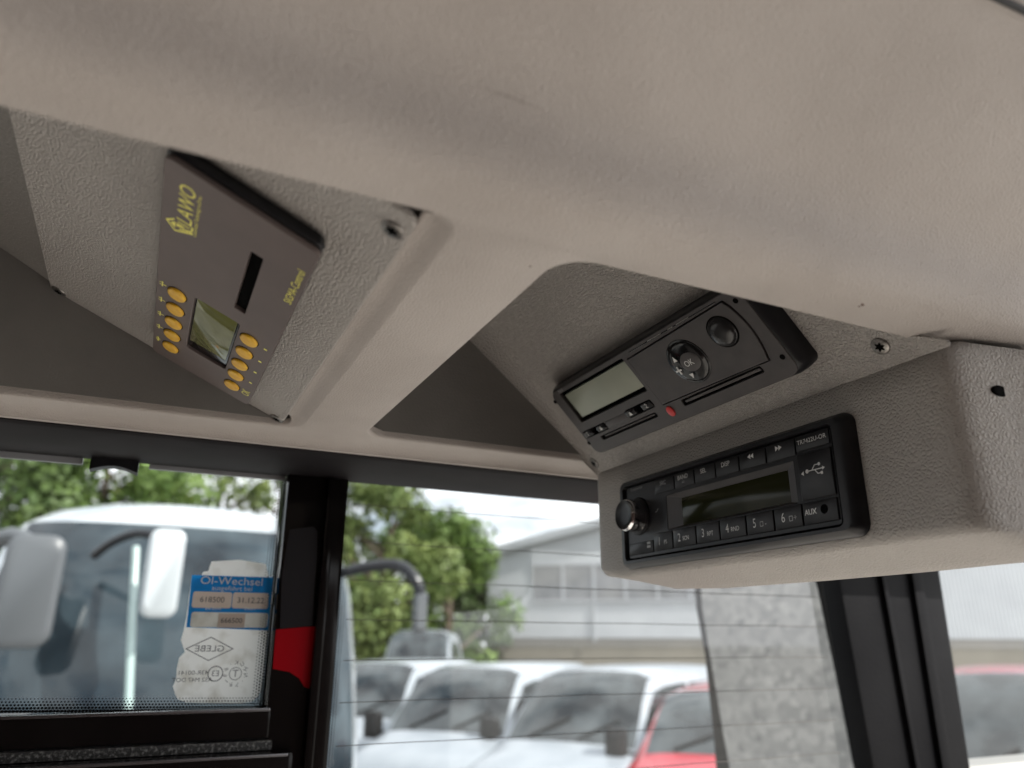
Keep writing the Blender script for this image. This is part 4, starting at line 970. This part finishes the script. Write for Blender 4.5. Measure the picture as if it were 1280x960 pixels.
coach_mirror(coach, [cl(118, 694, 5.35), cl(140, 678, 5.2), cl(170, 667, 5.05), cl(200, 670, 4.95)], cl(204, 716, 4.9), (.098, .25, .07), 'dark_grey', 'coach_white', arm_r=.028)
coach_mirror(coach, [cl(428, 716, 5.7), cl(462, 708, 5.5), cl(498, 707, 5.35), cl(520, 726, 5.3), cl(526, 752, 5.3)], cl(525, 765, 5.3), (.042, .13, .05), 'dark_grey', 'mirror_grey', arm_r=.040)
coach_mirror(coach, [cl(-30, 700, 5.6), cl(-8, 680, 5.4), cl(18, 670, 5.25), cl(42, 684, 5.2)], cl(36, 738, 5.15), (.15, .31, .09), 'mirror_grey', 'mirror_grey', arm_r=.05)
pb = [cl(170, 684, 5.30), cl(167, 740, 5.19), cl(164, 800, 5.12), cl(160, 900, 5.04)]
MB().tube(pb, .022, 8).obj('windscreen_post', 'mint_paint', coach)

# ================================================================== TREES
def tree(name, label, px, dist, height, crown_r, leafm, n_leaf=5000, lsize=.16, gap=.5, seed=0, trunk_r=.22, zlow=.25):
    rnd = random.Random(seed); base_ = gp(px, dist); r = empty(name, loc=tuple(base_)); tag(r, label, 'tree', 'trees behind the yard')
    tm = MB(); topz = height*.75
    tp = [(0, 0, -.1), (rnd.uniform(-.1, .1), rnd.uniform(-.1, .1), height*.3), (rnd.uniform(-.3, .3), rnd.uniform(-.3, .3), height*.55), (rnd.uniform(-.4, .4), rnd.uniform(-.4, .4), height*.85)]
    tm.tube(tp, [trunk_r, trunk_r*.75, trunk_r*.5, trunk_r*.15], 8)
    cl_ = []
    for k in range(26):
        a = rnd.uniform(0, 6.283); zz = height*(zlow+(.97-zlow)*rnd.random()); q_ = (zz/height-zlow)/(1-zlow)
        rad = crown_r*math.sqrt(max(.06, 1-(2*q_-.9)**2*.85))*rnd.uniform(.35, .95)
        c_ = Vector((rad*math.cos(a), rad*math.sin(a), zz)); cl_.append((c_, crown_r*rnd.uniform(.22, .42)))
        tm.tube([(0, 0, max(.5, zz-rad*.7)), c_*.5+Vector((0, 0, (zz-rad*.7)*.5+.1)), c_], [trunk_r*.35, trunk_r*.2, trunk_r*.06], 5)
    tm.obj('trunk', 'bark', r)
    V = []; F = []
    g = np.random.default_rng(seed)
    for k in range(n_leaf):
        c_, cr = cl_[rnd.randrange(len(cl_))]
        d = Vector((rnd.gauss(0, 1), rnd.gauss(0, 1), rnd.gauss(0, .8))); d.normalize(); p = c_+d*cr*(rnd.random()**.45)
        a1 = Vector((rnd.gauss(0, 1), rnd.gauss(0, 1), rnd.gauss(0, 1))).normalized(); a2 = a1.cross(d+Vector((.01, .02, .03))).normalized()
        s = lsize*rnd.uniform(.6, 1.3); o = len(V)
        V += [tuple(p-a1*s*.5), tuple(p+a2*s*.3), tuple(p+a1*s*.5), tuple(p-a2*s*.3)]; F.append((o, o+1, o+2, o+3))
    m = MB(); m.v = V; m.f = F; m.obj('crown', leafm, r, False)
    return r
tree('leafy_tree', 'tall loose-crowned green tree right of the pillar with a spray at its top', 478, 24, 7.2, 2.3, 'leaf1', 7500, .23, seed=3)
tree('leafy_tree', 'dense green tree beside the corner of the sheet-clad building', 558, 26, 6.3, 2.4, 'leaf0', 9000, .25, seed=5, zlow=.1)
tree('leafy_tree', 'dense green tree between the coach mirror and the building', 515, 29, 6.6, 2.8, 'leaf0', 9000, .26, seed=8, zlow=.1)
tree('leafy_tree', 'dense round tree right behind the corner of the building roof line', 596, 33, 6.2, 2.2, 'leaf0', 6000, .25, seed=41, zlow=.08)
tree('leafy_tree', 'low dark green tree under the taller ones left of the building', 590, 31, 4.8, 2.0, 'leaf2', 4000, .24, seed=9, zlow=.05)
for i, (px, d, h, cr, lm, nl, lab_) in enumerate([(-70, 24, 11, 3.4, 'leaf2', 5500, 'dark tree at the left edge behind the coach'), (25, 26, 11.5, 3.2, 'leaf0', 4200, 'loose green tree above the left part of the coach roof'), (110, 25, 9.6, 2.8, 'leaf0', 5200, 'green tree above the middle of the coach roof'),
         (190, 27, 9.4, 2.5, 'leaf1', 4800, 'yellow-green tree above the coach roof, left of the open sky'), (262, 28, 8.9, 2.0, 'leaf1', 2600, 'small yellow-green tree above the coach mirror'), (325, 34, 10.0, 1.8, 'leaf2', 900, 'thin sparse tree against the bright sky by the pillar')]):
    tree('leafy_tree', lab_, px, d, h, cr, lm, int(nl*1.4), .25, seed=20+i)
